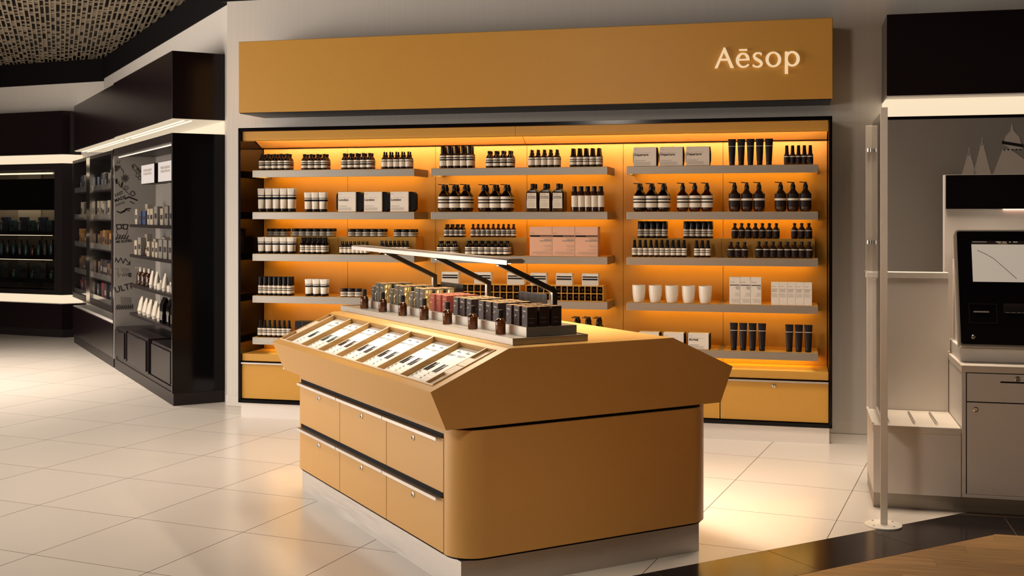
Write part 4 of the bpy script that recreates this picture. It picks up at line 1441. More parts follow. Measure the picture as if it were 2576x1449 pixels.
def carton(kind, w, d, h, m4, lab, grp):
    if (kind, h) not in CP:
        t = thing('perfume_carton', lab, 'box', group=grp, mat4=m4)
        mat = {'plum': 'plum_carton', 'red': 'red_carton', 'olive': 'olive_carton', 'grey': 'grey_carton'}[kind]
        MB().box(0, w, 0, d, 0, h, mat, bev=.0010).obj('carton', t)
        tag(MB().box(.0006, w - .0006, .0006, d - .0006, h, h + .0007, 'red_top' if kind == 'red' else 'tan_top').obj('lid', t), 'paler top')  # thin paler sheet colours the carton top
        p = MB()
        pale = 'pale_print' if kind != 'red' else 'gold_foil'
        L = Matrix(((0, 0, -1, -.0006), (-1, 0, 0, d - .006), (0, 1, 0, 0), (0, 0, 0, 1)))     # left face, read from the aisle
        text_into(p, 'Aesop.', .010, pale, L @ T3((.004, h * .76, 0)))
        for k in range(2):
            p.add([tuple(L @ Vector(q)) for q in ((.004, h * (.53 - .06 * k), 0), (.016 - .003 * k, h * (.53 - .06 * k), 0), (.016 - .003 * k, h * (.55 - .06 * k), 0), (.004, h * (.55 - .06 * k), 0))], [(0, 1, 2, 3)], pale)
        lines_into(p, .006, w * .68, -.0006, h * .44, 1, .01, .0012, 'ink_grey', 1, .1)
        lines_into(p, .006, w * .68, -.0006, h * .22, 1, .01, .0012, 'ink_grey', 2, .1)
        p.obj('printed_text', t)
        if kind in ('olive', 'grey') and h > .08:
            fo = MB()
            rr2 = random.Random(5)
            N = 6
            vs = [(.003 + (w - .006) * i / N, -.001 - rr2.random() * .006 * (0 < i < N and 0 < j < N), .002 + (h - .006) * j / N) for j in range(N + 1) for i in range(N + 1)]
            fo.add(vs, [(j * (N + 1) + i, j * (N + 1) + i + 1, (j + 1) * (N + 1) + i + 1, (j + 1) * (N + 1) + i) for j in range(N) for i in range(N)], 'gold_foil')
            tag(fo.obj('foil_panel', t), 'crumpled gold foil side')
        CP[(kind, h)] = t
        return t
    return dup(CP[(kind, h)], m4, lab, grp)


ZU = .997 + .068 + .0002
rows = ['front', 'middle', 'rear']
cols = ['near', 'middle', 'far']
KN = ['plum', 'plum', 'plum', 'red', 'grey', 'olive', 'olive']
GN = ['dark plum carton', 'dark plum carton', 'dark plum carton', 'brick red carton', 'grey carton', 'olive carton', 'olive carton']
PL = ['dark block nearest the camera', 'second dark block from camera', 'third dark block from camera', 'red block', 'grey block', 'nearer olive block', 'olive block at far end']
for gk in range(7):
    base = .112 + .2665 * gk
    kd = KN[gk]
    if kd in ('olive', 'grey'):
        spec = [(0, .052, .104), (.064, .052, .104), (.136, .044, .082)]
    else:
        spec = [(0, .049, .086), (.071, .049, .086), (.142, .049, .086)]
    for j, (da, dd, hh) in enumerate(spec):
        for i in range(3):
            turn = jit.uniform(-.04, .04)
            wd_ = .050
            m4 = IF @ T3((.377 + .0625 * i, base + da, ZU)) @ Matrix.Rotation(turn * .5, 4, 'Z')
            lab = f'{GN[gk]}, {rows[i]} row, {cols[j]} column of the {PL[gk]}'
            carton(kd if hh > .083 or kd != 'grey' else 'grey', wd_, dd if kd in ('plum', 'red') else (.052 if hh > .09 else .044), hh, m4, lab, f'{GN[gk]}s in the {PL[gk]}')

# perforated metal rails behind the cartons
for nm, a0, a1 in (('near', .300, .560), ('far', 1.150, 1.420)):
    t = thing('mesh_rail', f'{nm} black perforated metal rail standing behind the cartons', 'rail', group='perforated rails on the steel stand', mat4=IF @ T3((.588, a0, ZU)))
    L, H = a1 - a0, .125
    fr_ = MB()
    for b in ((0, L, 0, .004), (0, L, H - .004, H), (0, .004, 0, H), (L - .004, L, 0, H)):
        fr_.box(0, .003, b[0], b[1], b[2], b[3], 'black_plastic')
    fr_.obj('rail_frame', t)
    ms = MB()
    yy = .004
    while yy < L - .005:
        ms.box(.0008, .0022, yy, yy + .0026, .004, H - .004, 'black_plastic')
        yy += .0062
    zz = .006
    while zz < H - .005:
        ms.box(.0009, .0021, .004, L - .004, zz, zz + .0026, 'black_plastic')
        zz += .0062
    tag(ms.obj('mesh_grid', t), 'fine black metal mesh', kind='stuff')

# counter lamp: blade head on three bent arms
lp = thing('counter_lamp', 'steel lamp with a long blade head on three bent arms above the cartons', 'lamp', mat4=IF)
for a in (.287, .928, 1.563):
    m = MB()
    zk, zt = 1.218 + (a - .287) * .006, 1.344 + (a - .287) * .0095
    m.box(.609, .631, a - .009, a + .009, 1.0650, zk - .004, 'dark_steel')
    m.bar((.620, a, zk - .012), (.318, a, zt), .018, .022, 'dark_steel', up=(.4, 0, 1))
    tag(m.obj('lamp_arm', lp), 'bent dark steel arm')
    s_ = MB()  # paler strip painted on where the lamp head lights the arm
    s_.box(.6055, .609, a - .0085, a + .0085, 1.0665, zk - .010, 'steel_light')
    d = Vector((.318 - .620, 0, zt - zk + .012)).normalized()
    off = Vector((d.z, 0, -d.x)) * -.0125
    s_.bar(Vector((.616, a, zk - .010)) + off, Vector((.330, a, zt - .006)) + off, .017, .003, 'steel_light', up=(.4, 0, 1))
    s_.obj('arm_highlight', lp)
    m = MB().box(.606, .634, a - .016, a + .016, 1.0650, 1.069, 'dark_steel').obj('arm_foot', lp)
zA, zB = 1.344, 1.363
hd = MB()
xs = [(.257, .002), (.257, -.005), (.252, -.005), (.252, .0145), (.266, .0205), (.325, .0205), (.341, .012), (.341, .006), (.330, .0)]
n_ = len(xs)
v = [(b, .070, zA + z) for b, z in xs] + [(b, 1.880, zB + z) for b, z in xs]
hd.add(v, [list(range(n_)), list(range(2 * n_ - 1, n_ - 1, -1))] + [(i, n_ + i, n_ + (i + 1) % n_, (i + 1) % n_) for i in range(n_)], 'steel_light')
me = hd.mesh('lamp_head')
bm = bmesh.new()
bm.from_mesh(me)
bmesh.ops.recalc_face_normals(bm, faces=bm.faces)
bm.to_mesh(me)
bm.free()
tag(put('lamp_head', me, lp), 'long brushed steel blade head')
ld = MB()
v = [(.262, .10, zA - .0006), (.290, .10, zA - .0006), (.290, 1.85, zB - .0002), (.262, 1.85, zB - .0002)]
ld.add(v, [(3, 2, 1, 0)], 'lamp_led')
tag(ld.obj('lamp_strip', lp), 'glowing strip under the lamp head')

# ================================================================== LEFT: black cases along the left wall
def led_cove(fr, parent, x0, x1, y0, y1, z0, z1):
    """A lit gap under a header: white liner at the back and a warm strip under the header."""
    MB().box(x1 - .006, x1, y0, y1, z0, z1, 'white_laminate').obj('gap_liner', parent)


case1 = thing('open_display_case', 'tall black open display case with a doodled end panel beside the white wall', 'display case', mat4=LF)
L1, CD = 2.612, .428
m = MB()
m.box(0.0, CD, 0.0, .030, .100, 2.222, 'black_gloss', bev=.002)
m.obj('near_side', case1)
MB().box(.02, CD, .030, L1 - .034, .100, .140, 'charcoal').obj('bottom_board', case1)
MB().box(.0, CD, .030, L1, 2.150, 2.222, 'charcoal').obj('top_board', case1)
MB().box(CD - .02, CD, .030, L1 - .034, .140, 2.150, 'doodle_board').obj('back_board', case1)
MB().box(.012, CD, .004, L1 - .002, .0, .100, 'charcoal').obj('plinth', case1)
MB().box(.0, CD, L1 - .034, L1 - .006, .100, 2.150, 'doodle_board').obj('end_panel', case1)
MB().box(.0, .012, L1 - .006, L1 + .040, .100, 2.222, 'black_gloss').obj('front_stile', case1)
YD = L1 - .034 - .0008
dd_ = MB()


def P2(X, Y):
    return ((X - 570) * .000861 + .004, 2.206 - .000894 * Y)


def stroke(pts, w=7, closed=False):
    pts = [P2(*p) for p in pts]
    if closed:
        pts = pts + [pts[0]]
    w *= .00044
    for a, b in zip(pts[:-1], pts[1:]):
        dx, dz = b[0] - a[0], b[1] - a[1]
        l = math.hypot(dx, dz) or 1
        nx, nz = -dz / l * w, dx / l * w
        ex, ez = dx / l * w, dz / l * w
        q = [(a[0] + nx - ex, a[1] + nz - ez), (a[0] - nx - ex, a[1] - nz - ez), (b[0] - nx + ex, b[1] - nz + ez), (b[0] + nx + ex, b[1] + nz + ez)]
        if min(p[0] for p in q) < .002 or max(p[0] for p in q) > .40:
            continue
        dd_.add([(p[0], YD, p[1]) for p in q], [(0, 1, 2, 3)], 'ink')


def ring(cx, cy, rx, ry, w=7, a0=0, a1=360, n=18):
    stroke([(cx + rx * math.cos(math.radians(a0 + (a1 - a0) * k / n)), cy + ry * math.sin(math.radians(a0 + (a1 - a0) * k / n))) for k in range(n + 1)], w)


for fx, fy, fr_ in ((688, 312, 46), (580, 200, 40)):
    ring(fx, fy, 9, 9, 6)
    for k in range(9):
        a = 2 * PI * k / 9
        ca, sa = math.cos(a), math.sin(a)
        stroke([(fx + fr_ * .25 * ca, fy + fr_ * .25 * sa), (fx + fr_ * .7 * ca - fr_ * .16 * sa, fy + fr_ * .7 * sa + fr_ * .16 * ca), (fx + fr_ * ca, fy + fr_ * sa), (fx + fr_ * .7 * ca + fr_ * .16 * sa, fy + fr_ * .7 * sa - fr_ * .16 * ca), (fx + fr_ * .25 * ca, fy + fr_ * .25 * sa)], 5)
stroke([(672, 255), (665, 225), (645, 198), (615, 180)], 8)
stroke([(640, 172), (612, 178), (622, 205)], 8)
for x in (578, 600, 622):
    stroke([(x, 145), (x + 8 * (x - 600) / 22, 115)], 6)
stroke([(575, 325), (610, 375), (680, 440), (735, 495)], 7)
stroke([(625, 345), (615, 380), (640, 420)], 5)
for (x, y) in ((590, 345), (652, 380)):
    stroke([(x, y + 28), (x - 6, y), (x + 6, y - 24), (x + 8, y + 2), (x, y + 28)], 10)
ring(700, 420, 26, 24, 4)
ring(700, 420, 14, 13, 4)
ring(782, 178, 9, 9, 6)
stroke([(765, 165), (790, 150), (880, 235), (905, 285), (880, 300), (780, 205), (765, 165)], 7)
stroke([(815, 250), (812, 290), (840, 300)], 6)
ring(856, 305, 18, 20, 6)
ring(775, 485, 22, 22, 7)
for k in range(10):
    a = 2 * PI * k / 10
    stroke([(775 + 22 * math.cos(a), 485 + 22 * math.sin(a)), (775 + 33 * math.cos(a), 485 + 33 * math.sin(a))], 6)
stroke([(690, 545), (730, 525), (775, 540), (825, 560)], 16)
stroke([(745, 575), (790, 600)], 10)
stroke([(600, 690), (640, 705), (680, 690), (700, 660), (745, 655)], 14)
stroke([(640, 700), (690, 670), (740, 680)], 10)
stroke([(580, 615), (680, 575)], 5)
stroke([(582, 628), (686, 586)], 5)
# a masked face with striped scarf
stroke([(590, 840), (640, 835), (650, 880), (600, 890)], 12, True)
stroke([(665, 835), (720, 840), (712, 890), (668, 885)], 12, True)
stroke([(640, 845), (665, 845)], 7)
stroke([(590, 905), (600, 950), (650, 965), (705, 950), (715, 905)], 6)
for k in range(5):
    stroke([(585 + 30 * k, 1000), (605 + 30 * k, 965)], 12)
stroke([(580, 1005), (650, 985), (725, 1005)], 6)
# zig-zag, arrow and scribbles lower down
stroke([(578, 1255), (585, 1215), (610, 1265), (640, 1215), (665, 1275), (690, 1225), (742, 1290)], 9)
stroke([(742, 1255), (742, 1292), (705, 1290)], 9)
for k in range(5):
    stroke([(640 + 4 * k, 1325 + 16 * k), (740, 1342 + 12 * k)], 2.5)
for k in range(3):
    stroke([(660 + 22 * k, 1420), (668 + 22 * k, 1400)], 8)
ring(745, 1410, 18, 20, 8, 40, 320)
ring(745, 1410, 8, 9, 6)
stroke([(580, 1340), (610, 1330), (605, 1400), (640, 1395), (615, 1430), (600, 1390)], 3)
# fine lettering block and hatched patch near the bottom
for k in range(6):
    stroke([(640, 1660 + 14 * k), (760, 1672 + 12 * k)], 4)
for k in range(9):
    stroke([(585 + 22 * k, 1790), (600 + 22 * k, 1745), (598 + 22 * k, 1800)], 7)
dd_.obj('doodle_drawing', case1)
up = Matrix.Rotation(math.radians(-12), 4, 'Z')
tx = MB()
for s, sz, X, Y, rot in (('ULTRA', .085, 575, 1610, 14), ('THE', .035, 805, 210, -40), ('MS BONES', .034, 585, 1045, 4), ('LAST', .040, 578, 520, 22), ('MADE', .044, 575, 585, 22)):
    x, z = P2(X, Y)
    text_into(tx, s, sz, 'ink', T3((x, YD, z)) @ FACE @ Matrix.Rotation(math.radians(rot), 4, 'Z'), bold=.0012)
tx.obj('doodle_lettering', case1)
SH1 = (1.462, 1.165, .870, .585)
for k, z in enumerate(SH1):
    tag(MB().box(.11, CD - .022, .04, 2.36, z - .028, z, 'charcoal').obj('shelf', case1), 'black shelf')
MB().box(.034, .044, .08, L1 - .08, 2.131, 2.1375, 'case_led').obj('case_light', case1)
led = MB()
led.box(.03, .05, .05, L1 - .05, 2.138, 2.149, 'steel_light')
led.obj('light_rail', case1)
# two small light boxes hung in the case
for k, (y0, y1) in enumerate(((.50, 1.08), (1.24, 1.82))):
    t = thing('light_box_sign', f'{("nearer", "farther")[k]} small square glowing sign with scribbled print in the black case', 'sign', group='glowing signs in the open black case', mat4=LF @ T3((.115, y0, 1.845)))
    w = y1 - y0
    MB().box(.003, .12, 0, w, -.0, .185, 'black_plastic').obj('sign_case', t)
    MB().box(0, .0028, .008, w - .008, .006, .180, 'light_box').obj('glowing_panel', t)
    MB().box(.1202, CD - .0205 - .115, w / 2 - .02, w / 2 + .02, .09, .13, 'black_plastic').obj('bracket', t)
    pr = MB()
    for q in range(2):
        for s_ in range(9):
            a = .10 + s_ * (w - .2) / 9
            rr_ = random.Random(q * 20 + s_ + k)
            pr.add([(-.0006, a + rr_.uniform(.02, .045), .085 + .032 * q), (-.0006, a, .085 + .032 * q), (-.0006, a + rr_.uniform(0, .02), .108 + .032 * q), (-.0006, a + .035, .108 + .032 * q)], [(0, 1, 2, 3)], 'ink_grey')
    pr.obj('printed_text', t)

# black drawer boxes at the foot of the case
for k, (y0, y1, x0, zt) in enumerate(((.12, .92, .02, .445), (1.00, 1.90, .0, .452), (2.02, 2.56, .0, .430))):
    t = thing('drawer_box', f'{("nearest", "middle", "farthest")[k]} low black cabinet at the foot of the doodled case', 'cabinet', group='low black cabinets in the open case', mat4=LF @ T3((0, 0, .1402)))
    h = zt - .1402
    MB().box(x0 + .012, CD - .03, y0, y1, 0, h, 'charcoal', bev=.002).obj('carcass', t)
    d = MB().box(x0 - .004, x0 + .0115, y0 + .03, y1 - .03, .016, h - .024, 'charcoal', bev=.002).obj('door', t)
    MB().box(x0 - .007, x0 - .0042, (y0 + y1) / 2 - .10, (y0 + y1) / 2 + .05, h - .034, h - .026, 'black_gloss').obj('handle', d)

header1 = []
for k, (y0, y1) in enumerate(((.002, 2.622), (2.628, 5.385))):
    t = thing('case_header', f'{("nearer", "farther")[k]} glossy black header box above the left-hand cases', 'header', group='black header boxes on the left wall', mat4=LF)
    x0 = 0.0 if k == 0 else .02
    MB().box(x0, CD + .003, y0, y1, 2.340, 2.890, 'plum_gloss', bev=.003).obj('header_box', t)
    MB().box(x0 + .012, CD + .002, y0 + .02, y1 - .01, 2.332, 2.3395, 'painted_glow').obj('underside', t)
    m = MB()
    m.box(.10, .115, y0 + .06, y1 - .06, 2.326, 2.3318, 'case_led')
    m.box(.16, .175, y0 + .06, y1 - .06, 2.326, 2.3318, 'case_led')
    m.obj('led_strip', t)
    tag(MB().box(CD - .008, CD + .002, y0, y1, 2.2235, 2.332, 'glow_panel').obj('gap_liner', t), 'glowing cream panel under the header')

# the second, shallower case: dark bookcase-like bays with packed shelves
case2 = thing('shelf_case', 'long dark shelf case with two glazed bays beyond the doodled case', 'display case', mat4=LF)
Y0, Y1, YM = 2.66, 5.36, 4.16
MB().box(.012, CD, Y0 + .02, Y1 - .03, 0, .105, 'charcoal').obj('plinth', case2)
MB().box(0, CD, Y0, Y1, .105, .446, 'plum_gloss', bev=.002).obj('base_cabinet', case2)
MB().box(.02, CD, Y0, Y1, .447, .452, 'white_laminate').obj('base_top', case2)
MB().box(CD - .06, CD, Y0, Y1, .452, .556, 'glow_panel').obj('gap_liner', case2)
m = MB()
m.box(0, CD, Y0, Y0 + .09, .556, 2.215, 'charcoal')
m.box(0, CD, Y1 - .05, Y1, .556, 2.215, 'charcoal')
m.box(0, CD, Y0 + .09, Y1 - .05, 2.18, 2.215, 'charcoal')
m.box(0, CD, Y0 + .09, Y1 - .05, .556, .62, 'charcoal')
m.box(CD - .02, CD, Y0 + .09, Y1 - .05, .62, 2.18, 'charcoal')
m.obj('carcass', case2)
MB().box(-.004, CD - .02, YM - .10, YM + .14, .556, 2.205, 'chrome').obj('mirror_post', case2)
SH2 = (.620, .868, 1.19, 1.51, 1.83)
for z in SH2[1:]:
    MB().box(.02, CD - .02, Y0 + .09, YM - .10, z - .02, z, 'charcoal').obj('shelf', case2)
    MB().box(.02, CD - .02, YM + .14, Y1 - .05, z - .02, z, 'charcoal').obj('shelf', case2)
for z in SH2:
    for a, b in ((Y0 + .095, YM - .105), (YM + .145, Y1 - .055)):
        MB().box(.016, .0195, a, b, z - .005, z + .055, 'clear_acrylic').obj('price_rail', case2)

PK = {}


def pack(cat, name, mk, m4, lab, grp):
    if name not in PK or mk[0] not in PK[name]:
        t = thing(name, lab, cat, group=grp, mat4=m4)
        for pn, me in mk[1]():
            put(pn, me, t)
        PK.setdefault(name, {})[mk[0]] = t
        return t
    return dup(PK[name][mk[0]], m4, lab, grp)


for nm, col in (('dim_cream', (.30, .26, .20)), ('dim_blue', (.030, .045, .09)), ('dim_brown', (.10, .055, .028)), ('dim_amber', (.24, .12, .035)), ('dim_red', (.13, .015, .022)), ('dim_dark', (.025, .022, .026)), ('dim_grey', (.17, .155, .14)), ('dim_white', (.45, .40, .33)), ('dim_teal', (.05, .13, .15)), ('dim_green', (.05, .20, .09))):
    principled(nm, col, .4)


def mk_box(w, d, h, mat, cap=None):
    def f():
        out = [('carton', MB().box(0, d, 0, w, 0, h, mat, bev=.001).mesh('carton'))]
        lb = MB()
        lb.add([(-.0006, w * .85, h * .35), (-.0006, w * .15, h * .35), (-.0006, w * .15, h * .62), (-.0006, w * .85, h * .62)], [(0, 1, 2, 3)], 'dim_dark' if mat != 'dim_dark' else 'dim_grey')
        out.append(('label', lb.mesh('label')))
        return out
    return ('box', w, d, h, mat), f


def mk_bottle(r, h, mat, capm='black_plastic', pump=False):
    def f():
        g = MB().lathe([(0, 0), (r * .92, 0), (r, h * .04), (r, h * .62), (r * .8, h * .70), (r * .4, h * .75), (0, h * .75)], mat, seg=16, c=(r, r, 0)).mesh('glass', True)
        c = MB().lathe([(r * .42, h * .74), (r * .42, h * .98), (r * .38, h), (0, h)], capm, seg=12, c=(r, r, 0))
        if pump:
            c.box(-r * .3, r * 1.3, r * .8, r * 1.2, h * .96, h, capm)
        return [('glass', g), ('cap', c.mesh('cap', True))]
    return ('bot', r, h, mat, capm, pump), f


def mk_tube(r, h, mat):
    def f():
        t = MB().lathe([(r * .85, h * .16), (r, h * .2), (r * .95, h * .6)], mat, seg=14, c=(r, r, 0))
        secs = [([(a + r, b + r) for a, b in ell(r * .95, r, 14)], h * .18), ([(a + r, b + r) for a, b in ell(r * .55, r * 1.02, 14)], h * .7), ([(a + r, b + r) for a, b in ell(.002, r * 1.05, 14)], h)]
        return [('tube', loft(secs, mat, 'tube')), ('cap', MB().lathe([(0, 0), (r * .8, 0), (r * .84, h * .17), (0, h * .17)], 'dim_white', seg=14, c=(r, r, 0)).mesh('cap', True))]
    return ('tub', r, h, mat), f


def mk_bag(w, d, h):
    def f():
        b = loft([([(0, 0), (d, 0), (d, w), (0, w)], 0), ([(0.0, 0), (d, 0), (d, w), (0, w)], h * .7), ([(d * .46, 0), (d * .54, 0), (d * .54, w), (d * .46, w)], h)], 'black_gloss', 'bag')
        lb = MB()
        lb.add([(-.001, w * .8, h * .12), (-.001, w * .2, h * .12), (-.001, w * .2, h * .45), (-.001, w * .8, h * .45)], [(0, 1, 2, 3)], 'dim_grey')
        return [('bag', b), ('label', lb.mesh('label'))]
    return ('bag', w, d, h), f


r5 = random.Random(21)
SN1 = ['top', 'second', 'third', 'bottom']
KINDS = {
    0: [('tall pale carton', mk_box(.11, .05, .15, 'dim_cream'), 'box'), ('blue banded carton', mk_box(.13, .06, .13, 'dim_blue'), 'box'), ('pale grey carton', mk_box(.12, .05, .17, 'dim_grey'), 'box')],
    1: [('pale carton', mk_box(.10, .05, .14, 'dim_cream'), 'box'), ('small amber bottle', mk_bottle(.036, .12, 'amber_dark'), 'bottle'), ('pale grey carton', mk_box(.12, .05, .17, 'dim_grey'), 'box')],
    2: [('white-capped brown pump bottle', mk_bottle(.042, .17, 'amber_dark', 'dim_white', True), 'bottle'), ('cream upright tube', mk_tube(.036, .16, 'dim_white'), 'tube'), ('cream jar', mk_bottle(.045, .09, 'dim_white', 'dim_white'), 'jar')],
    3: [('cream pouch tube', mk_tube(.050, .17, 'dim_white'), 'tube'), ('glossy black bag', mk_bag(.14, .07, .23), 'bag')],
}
for k, z in enumerate(SH1):
    n = 11 if k < 3 else 9
    for i in range(n):
        y = 2.20 - i * (2.05 / n) - .05
        if k == 3:
            ki = 0 if i < 5 else 1
        elif k == 2:
            ki = 0 if i < 3 else (1 if i in (3, 4, 6) else 2)
        else:
            ki = r5.choice((0, 0, 1, 2)) if i != 2 else 1
        kw, mk, cat = KINDS[k][ki]
        x = .125 + r5.uniform(0, .012)
        m4 = LF @ T3((x, y - .06, z + .0006)) @ Matrix.Rotation(r5.uniform(-.05, .05), 4, 'Z')
        pack(cat, kw.split()[-1] if kw.split()[-1] not in ('carton', 'bottle', 'tube') else 'display_' + kw.split()[-1], mk, m4, f'{kw}, {ORD[i]} from left on the {SN1[k]} shelf of the doodled case', f'goods on the {SN1[k]} shelf of the doodled case')
        if k < 2 and i % 2 == 0:
            m4 = LF @ T3((x + .10, y - .05, z + .0006))
            pack('box', 'display_carton', mk_box(.11, .05, .20 - .02 * (i % 3), 'dim_cream'), m4, f'rear pale carton, {ORD[i // 2]} from left on the {SN1[k]} shelf of the doodled case', f'rear cartons on the {SN1[k]} shelf of the doodled case')

MATS2 = ['dim_blue', 'dim_brown', 'dim_cream', 'dim_amber', 'dim_dark', 'dim_grey', 'dim_red']
WORD = {'dim_blue': 'blue', 'dim_brown': 'brown', 'dim_cream': 'cream', 'dim_amber': 'amber', 'dim_dark': 'black', 'dim_grey': 'grey', 'dim_red': 'red'}
SN2 = ['bottom', 'fourth', 'third', 'second', 'top']
for bay, (a, b) in enumerate(((Y0 + .12, YM - .14), (YM + .18, Y1 - .08))):
    for k, z in enumerate(SH2):
        n = 7 if bay == 0 else 6
        for i in range(n):
            w = (b - a) / n
            pool = [['dim_dark', 'dim_dark', 'dim_red'], ['dim_dark', 'dim_brown'], ['dim_brown', 'dim_amber', 'dim_dark'], ['dim_cream', 'dim_brown', 'dim_blue'], ['dim_blue', 'dim_grey', 'dim_dark']][k]
            if bay == 1 and k == 0:
                pool = ['dim_red', 'dim_red', 'dim_dark']
            mt = r5.choice(pool)
            h = r5.choice((.15, .17, .19, .20))
            y = b - (i + 1) * w + .015
            m4 = LF @ T3((.05 + r5.uniform(0, .03), y, z + .0006))
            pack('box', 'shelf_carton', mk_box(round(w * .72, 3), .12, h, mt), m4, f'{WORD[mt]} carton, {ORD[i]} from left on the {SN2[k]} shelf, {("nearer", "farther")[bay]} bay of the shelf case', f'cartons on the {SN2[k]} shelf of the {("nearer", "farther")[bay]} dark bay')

# ------------------------------------------------------------------ far case facing the camera
far = thing('glass_case', 'far dark case with a lit glass window of bottles', 'display case', mat4=FF)
X0 = -2.3


def chamfered(z0, z1, mat, x1=-.030, ins=0.0, dx=.14):
    return MB().prism([(X0, ins), (x1, ins), (x1 + dx, ins + .20), (x1 + dx, .265), (X0, .265)], z0, z1, mat)


chamfered(0, .105, 'charcoal', ins=.02).obj('plinth', far)
chamfered(.105, .425, 'plum_gloss').obj('base_cabinet', far)
chamfered(.427, .432, 'white_laminate').obj('base_top', far)
MB().prism([(X0, .06), (-.06, .06), (.06, .20), (.06, .265), (X0, .265)], .432, .540, 'glow_panel').obj('gap_liner', far)
m = MB()
m.prism([(X0, 0), (-.030, 0), (.110, .20), (.110, .265), (-.14, .265), (-.14, .0), (-.155, .0), (-.155, .004), (X0, .004)][:4] + [(-.145, .265), (-.145, 0.0)][:0] + [(X0, .265)], .540, .600, 'charcoal')
m.prism([(X0, 0), (-.030, 0), (.110, .20), (.110, .265), (X0, .265)], 2.130, 2.212, 'charcoal')
m.prism([(-.155, 0), (-.030, 0), (.110, .20), (.110, .265), (-.155, .265)], .600, 2.130, 'charcoal')
m.box(X0, -.155, .25, .265, .600, 2.130, 'case_back')
m.obj('carcass', far)
MB().box(-1.6, -.155, .03, .05, 1.62, 2.02, 'plum_gloss').obj('dark_panel', far)
MB().box(-1.02, -.62, .235, .2495, .61, 2.12, 'dim_cream').obj('painted_lit_strip', far)  # paler colour painted on the back in place of light
MB().box(X0 + .02, -.17, .008, .012, .605, 2.125, 'smoked_glass').obj('window_pane', far)
MB().prism([(X0, .08), (-.06, .08), (.06, .20), (.06, .265), (X0, .265)], 2.2125, 2.326, 'glow_panel').obj('top_liner', far)
FS = (.735, 1.033, 1.347)
for z in FS:
    MB().box(-1.75, -.17, .05, .245, z - .05, z, 'charcoal').obj('shelf', far)
m = MB()
m.box(-1.5, -.25, .055, .075, 1.635, 1.66, 'led_white')
m.box(-1.5, -.25, .055, .075, 2.08, 2.10, 'case_led')
for zz in (FS[1], FS[2]):
    m.box(-1.5, -.25, .056, .066, zz - .056, zz - .0505, 'case_led')
m.obj('window_light', far)
fh = thing('far_header', 'dark header box above the far glass case', 'header', mat4=FF)
MB().prism([(X0, 0.0), (-.033, 0.0), (.03, .08), (.03, .265), (X0, .265)], 2.3265, 2.878, 'plum_gloss').obj('header_box', fh)
FSN = ['bottom', 'middle', 'top']
for k, z in enumerate(FS):
    for i in range(9):
        x = -1.15 + i * .108
        if k == 0:
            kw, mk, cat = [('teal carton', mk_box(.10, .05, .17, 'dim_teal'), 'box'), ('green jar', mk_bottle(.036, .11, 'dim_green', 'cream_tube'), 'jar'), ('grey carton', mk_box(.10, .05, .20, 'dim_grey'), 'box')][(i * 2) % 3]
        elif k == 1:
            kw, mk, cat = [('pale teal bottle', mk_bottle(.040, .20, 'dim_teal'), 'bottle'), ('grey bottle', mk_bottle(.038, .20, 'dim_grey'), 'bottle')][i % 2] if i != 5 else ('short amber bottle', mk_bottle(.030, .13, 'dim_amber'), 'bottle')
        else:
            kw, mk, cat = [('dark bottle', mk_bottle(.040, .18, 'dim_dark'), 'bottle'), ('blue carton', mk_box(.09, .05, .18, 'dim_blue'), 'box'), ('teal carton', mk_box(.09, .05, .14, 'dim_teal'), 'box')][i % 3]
        m4 = FF @ T3((x, .09, z + .0006)) @ Matrix.Rotation(PI / 2, 4, 'Z')
        pack(cat, {'box': 'window_carton', 'bottle': 'window_bottle', 'jar': 'window_jar'}[cat], mk, m4, f'{kw}, {ORD[i]} from left on the {FSN[k]} shelf of the far glass case', f'goods on the {FSN[k]} shelf of the far glass case')

# ================================================================== RIGHT: dark header, mural and self-service till
rh = thing('dark_header', 'glossy dark header box on the wall at right of the ochre sign', 'header', mat4=WF)
MB().box(4.733, 7.2, -.055, .4185, 2.345, 2.885, 'plum_gloss', bev=.003).obj('header_box', rh)
MB().box(4.740, 7.2, -.045, .4185, 2.336, 2.3445, 'white_laminate').obj('underside', rh)
MB().box(4.735, 7.2, .10, .4185, 2.206, 2.335, 'glow_panel').obj('gap_liner', rh)

mu = thing('mural_panel', 'grey wall panel printed with pale towers behind the till', 'panel', mat4=WF)
MB().box(4.735, 7.2, -.050, .4185, 0.001, 2.185, 'mural_grey').obj('panel_board', mu)
MB().box(4.735, 7.2, -.054, .10, 2.1855, 2.2055, 'black_gloss').obj('panel_top', mu)
tw = MB()


def tower(x, z0, w, body, peak, mat='mural_pale'):
    y = -.0512
    tw.add([(x - w / 2, y, z0), (x + w / 2, y, z0), (x + w / 2 * .85, y, body), (x - w / 2 * .85, y, body)], [(0, 1, 2, 3)], mat)
    tw.add([(x - w / 2 * .9, y, body), (x + w / 2 * .9, y, body), (x + .004, y, peak), (x - .004, y, peak)], [(0, 1, 2, 3)], mat)
    tw.add([(x - .014, y, peak - .02), (x + .014, y, peak - .02), (x + .014, y, peak - .012), (x - .014, y, peak - .012)], [(0, 1, 2, 3)], mat)
    tw.add([(x - .003, y, peak - .005), (x + .003, y, peak - .005), (x + .003, y, peak + .03), (x - .003, y, peak + .03)], [(0, 1, 2, 3)], mat)


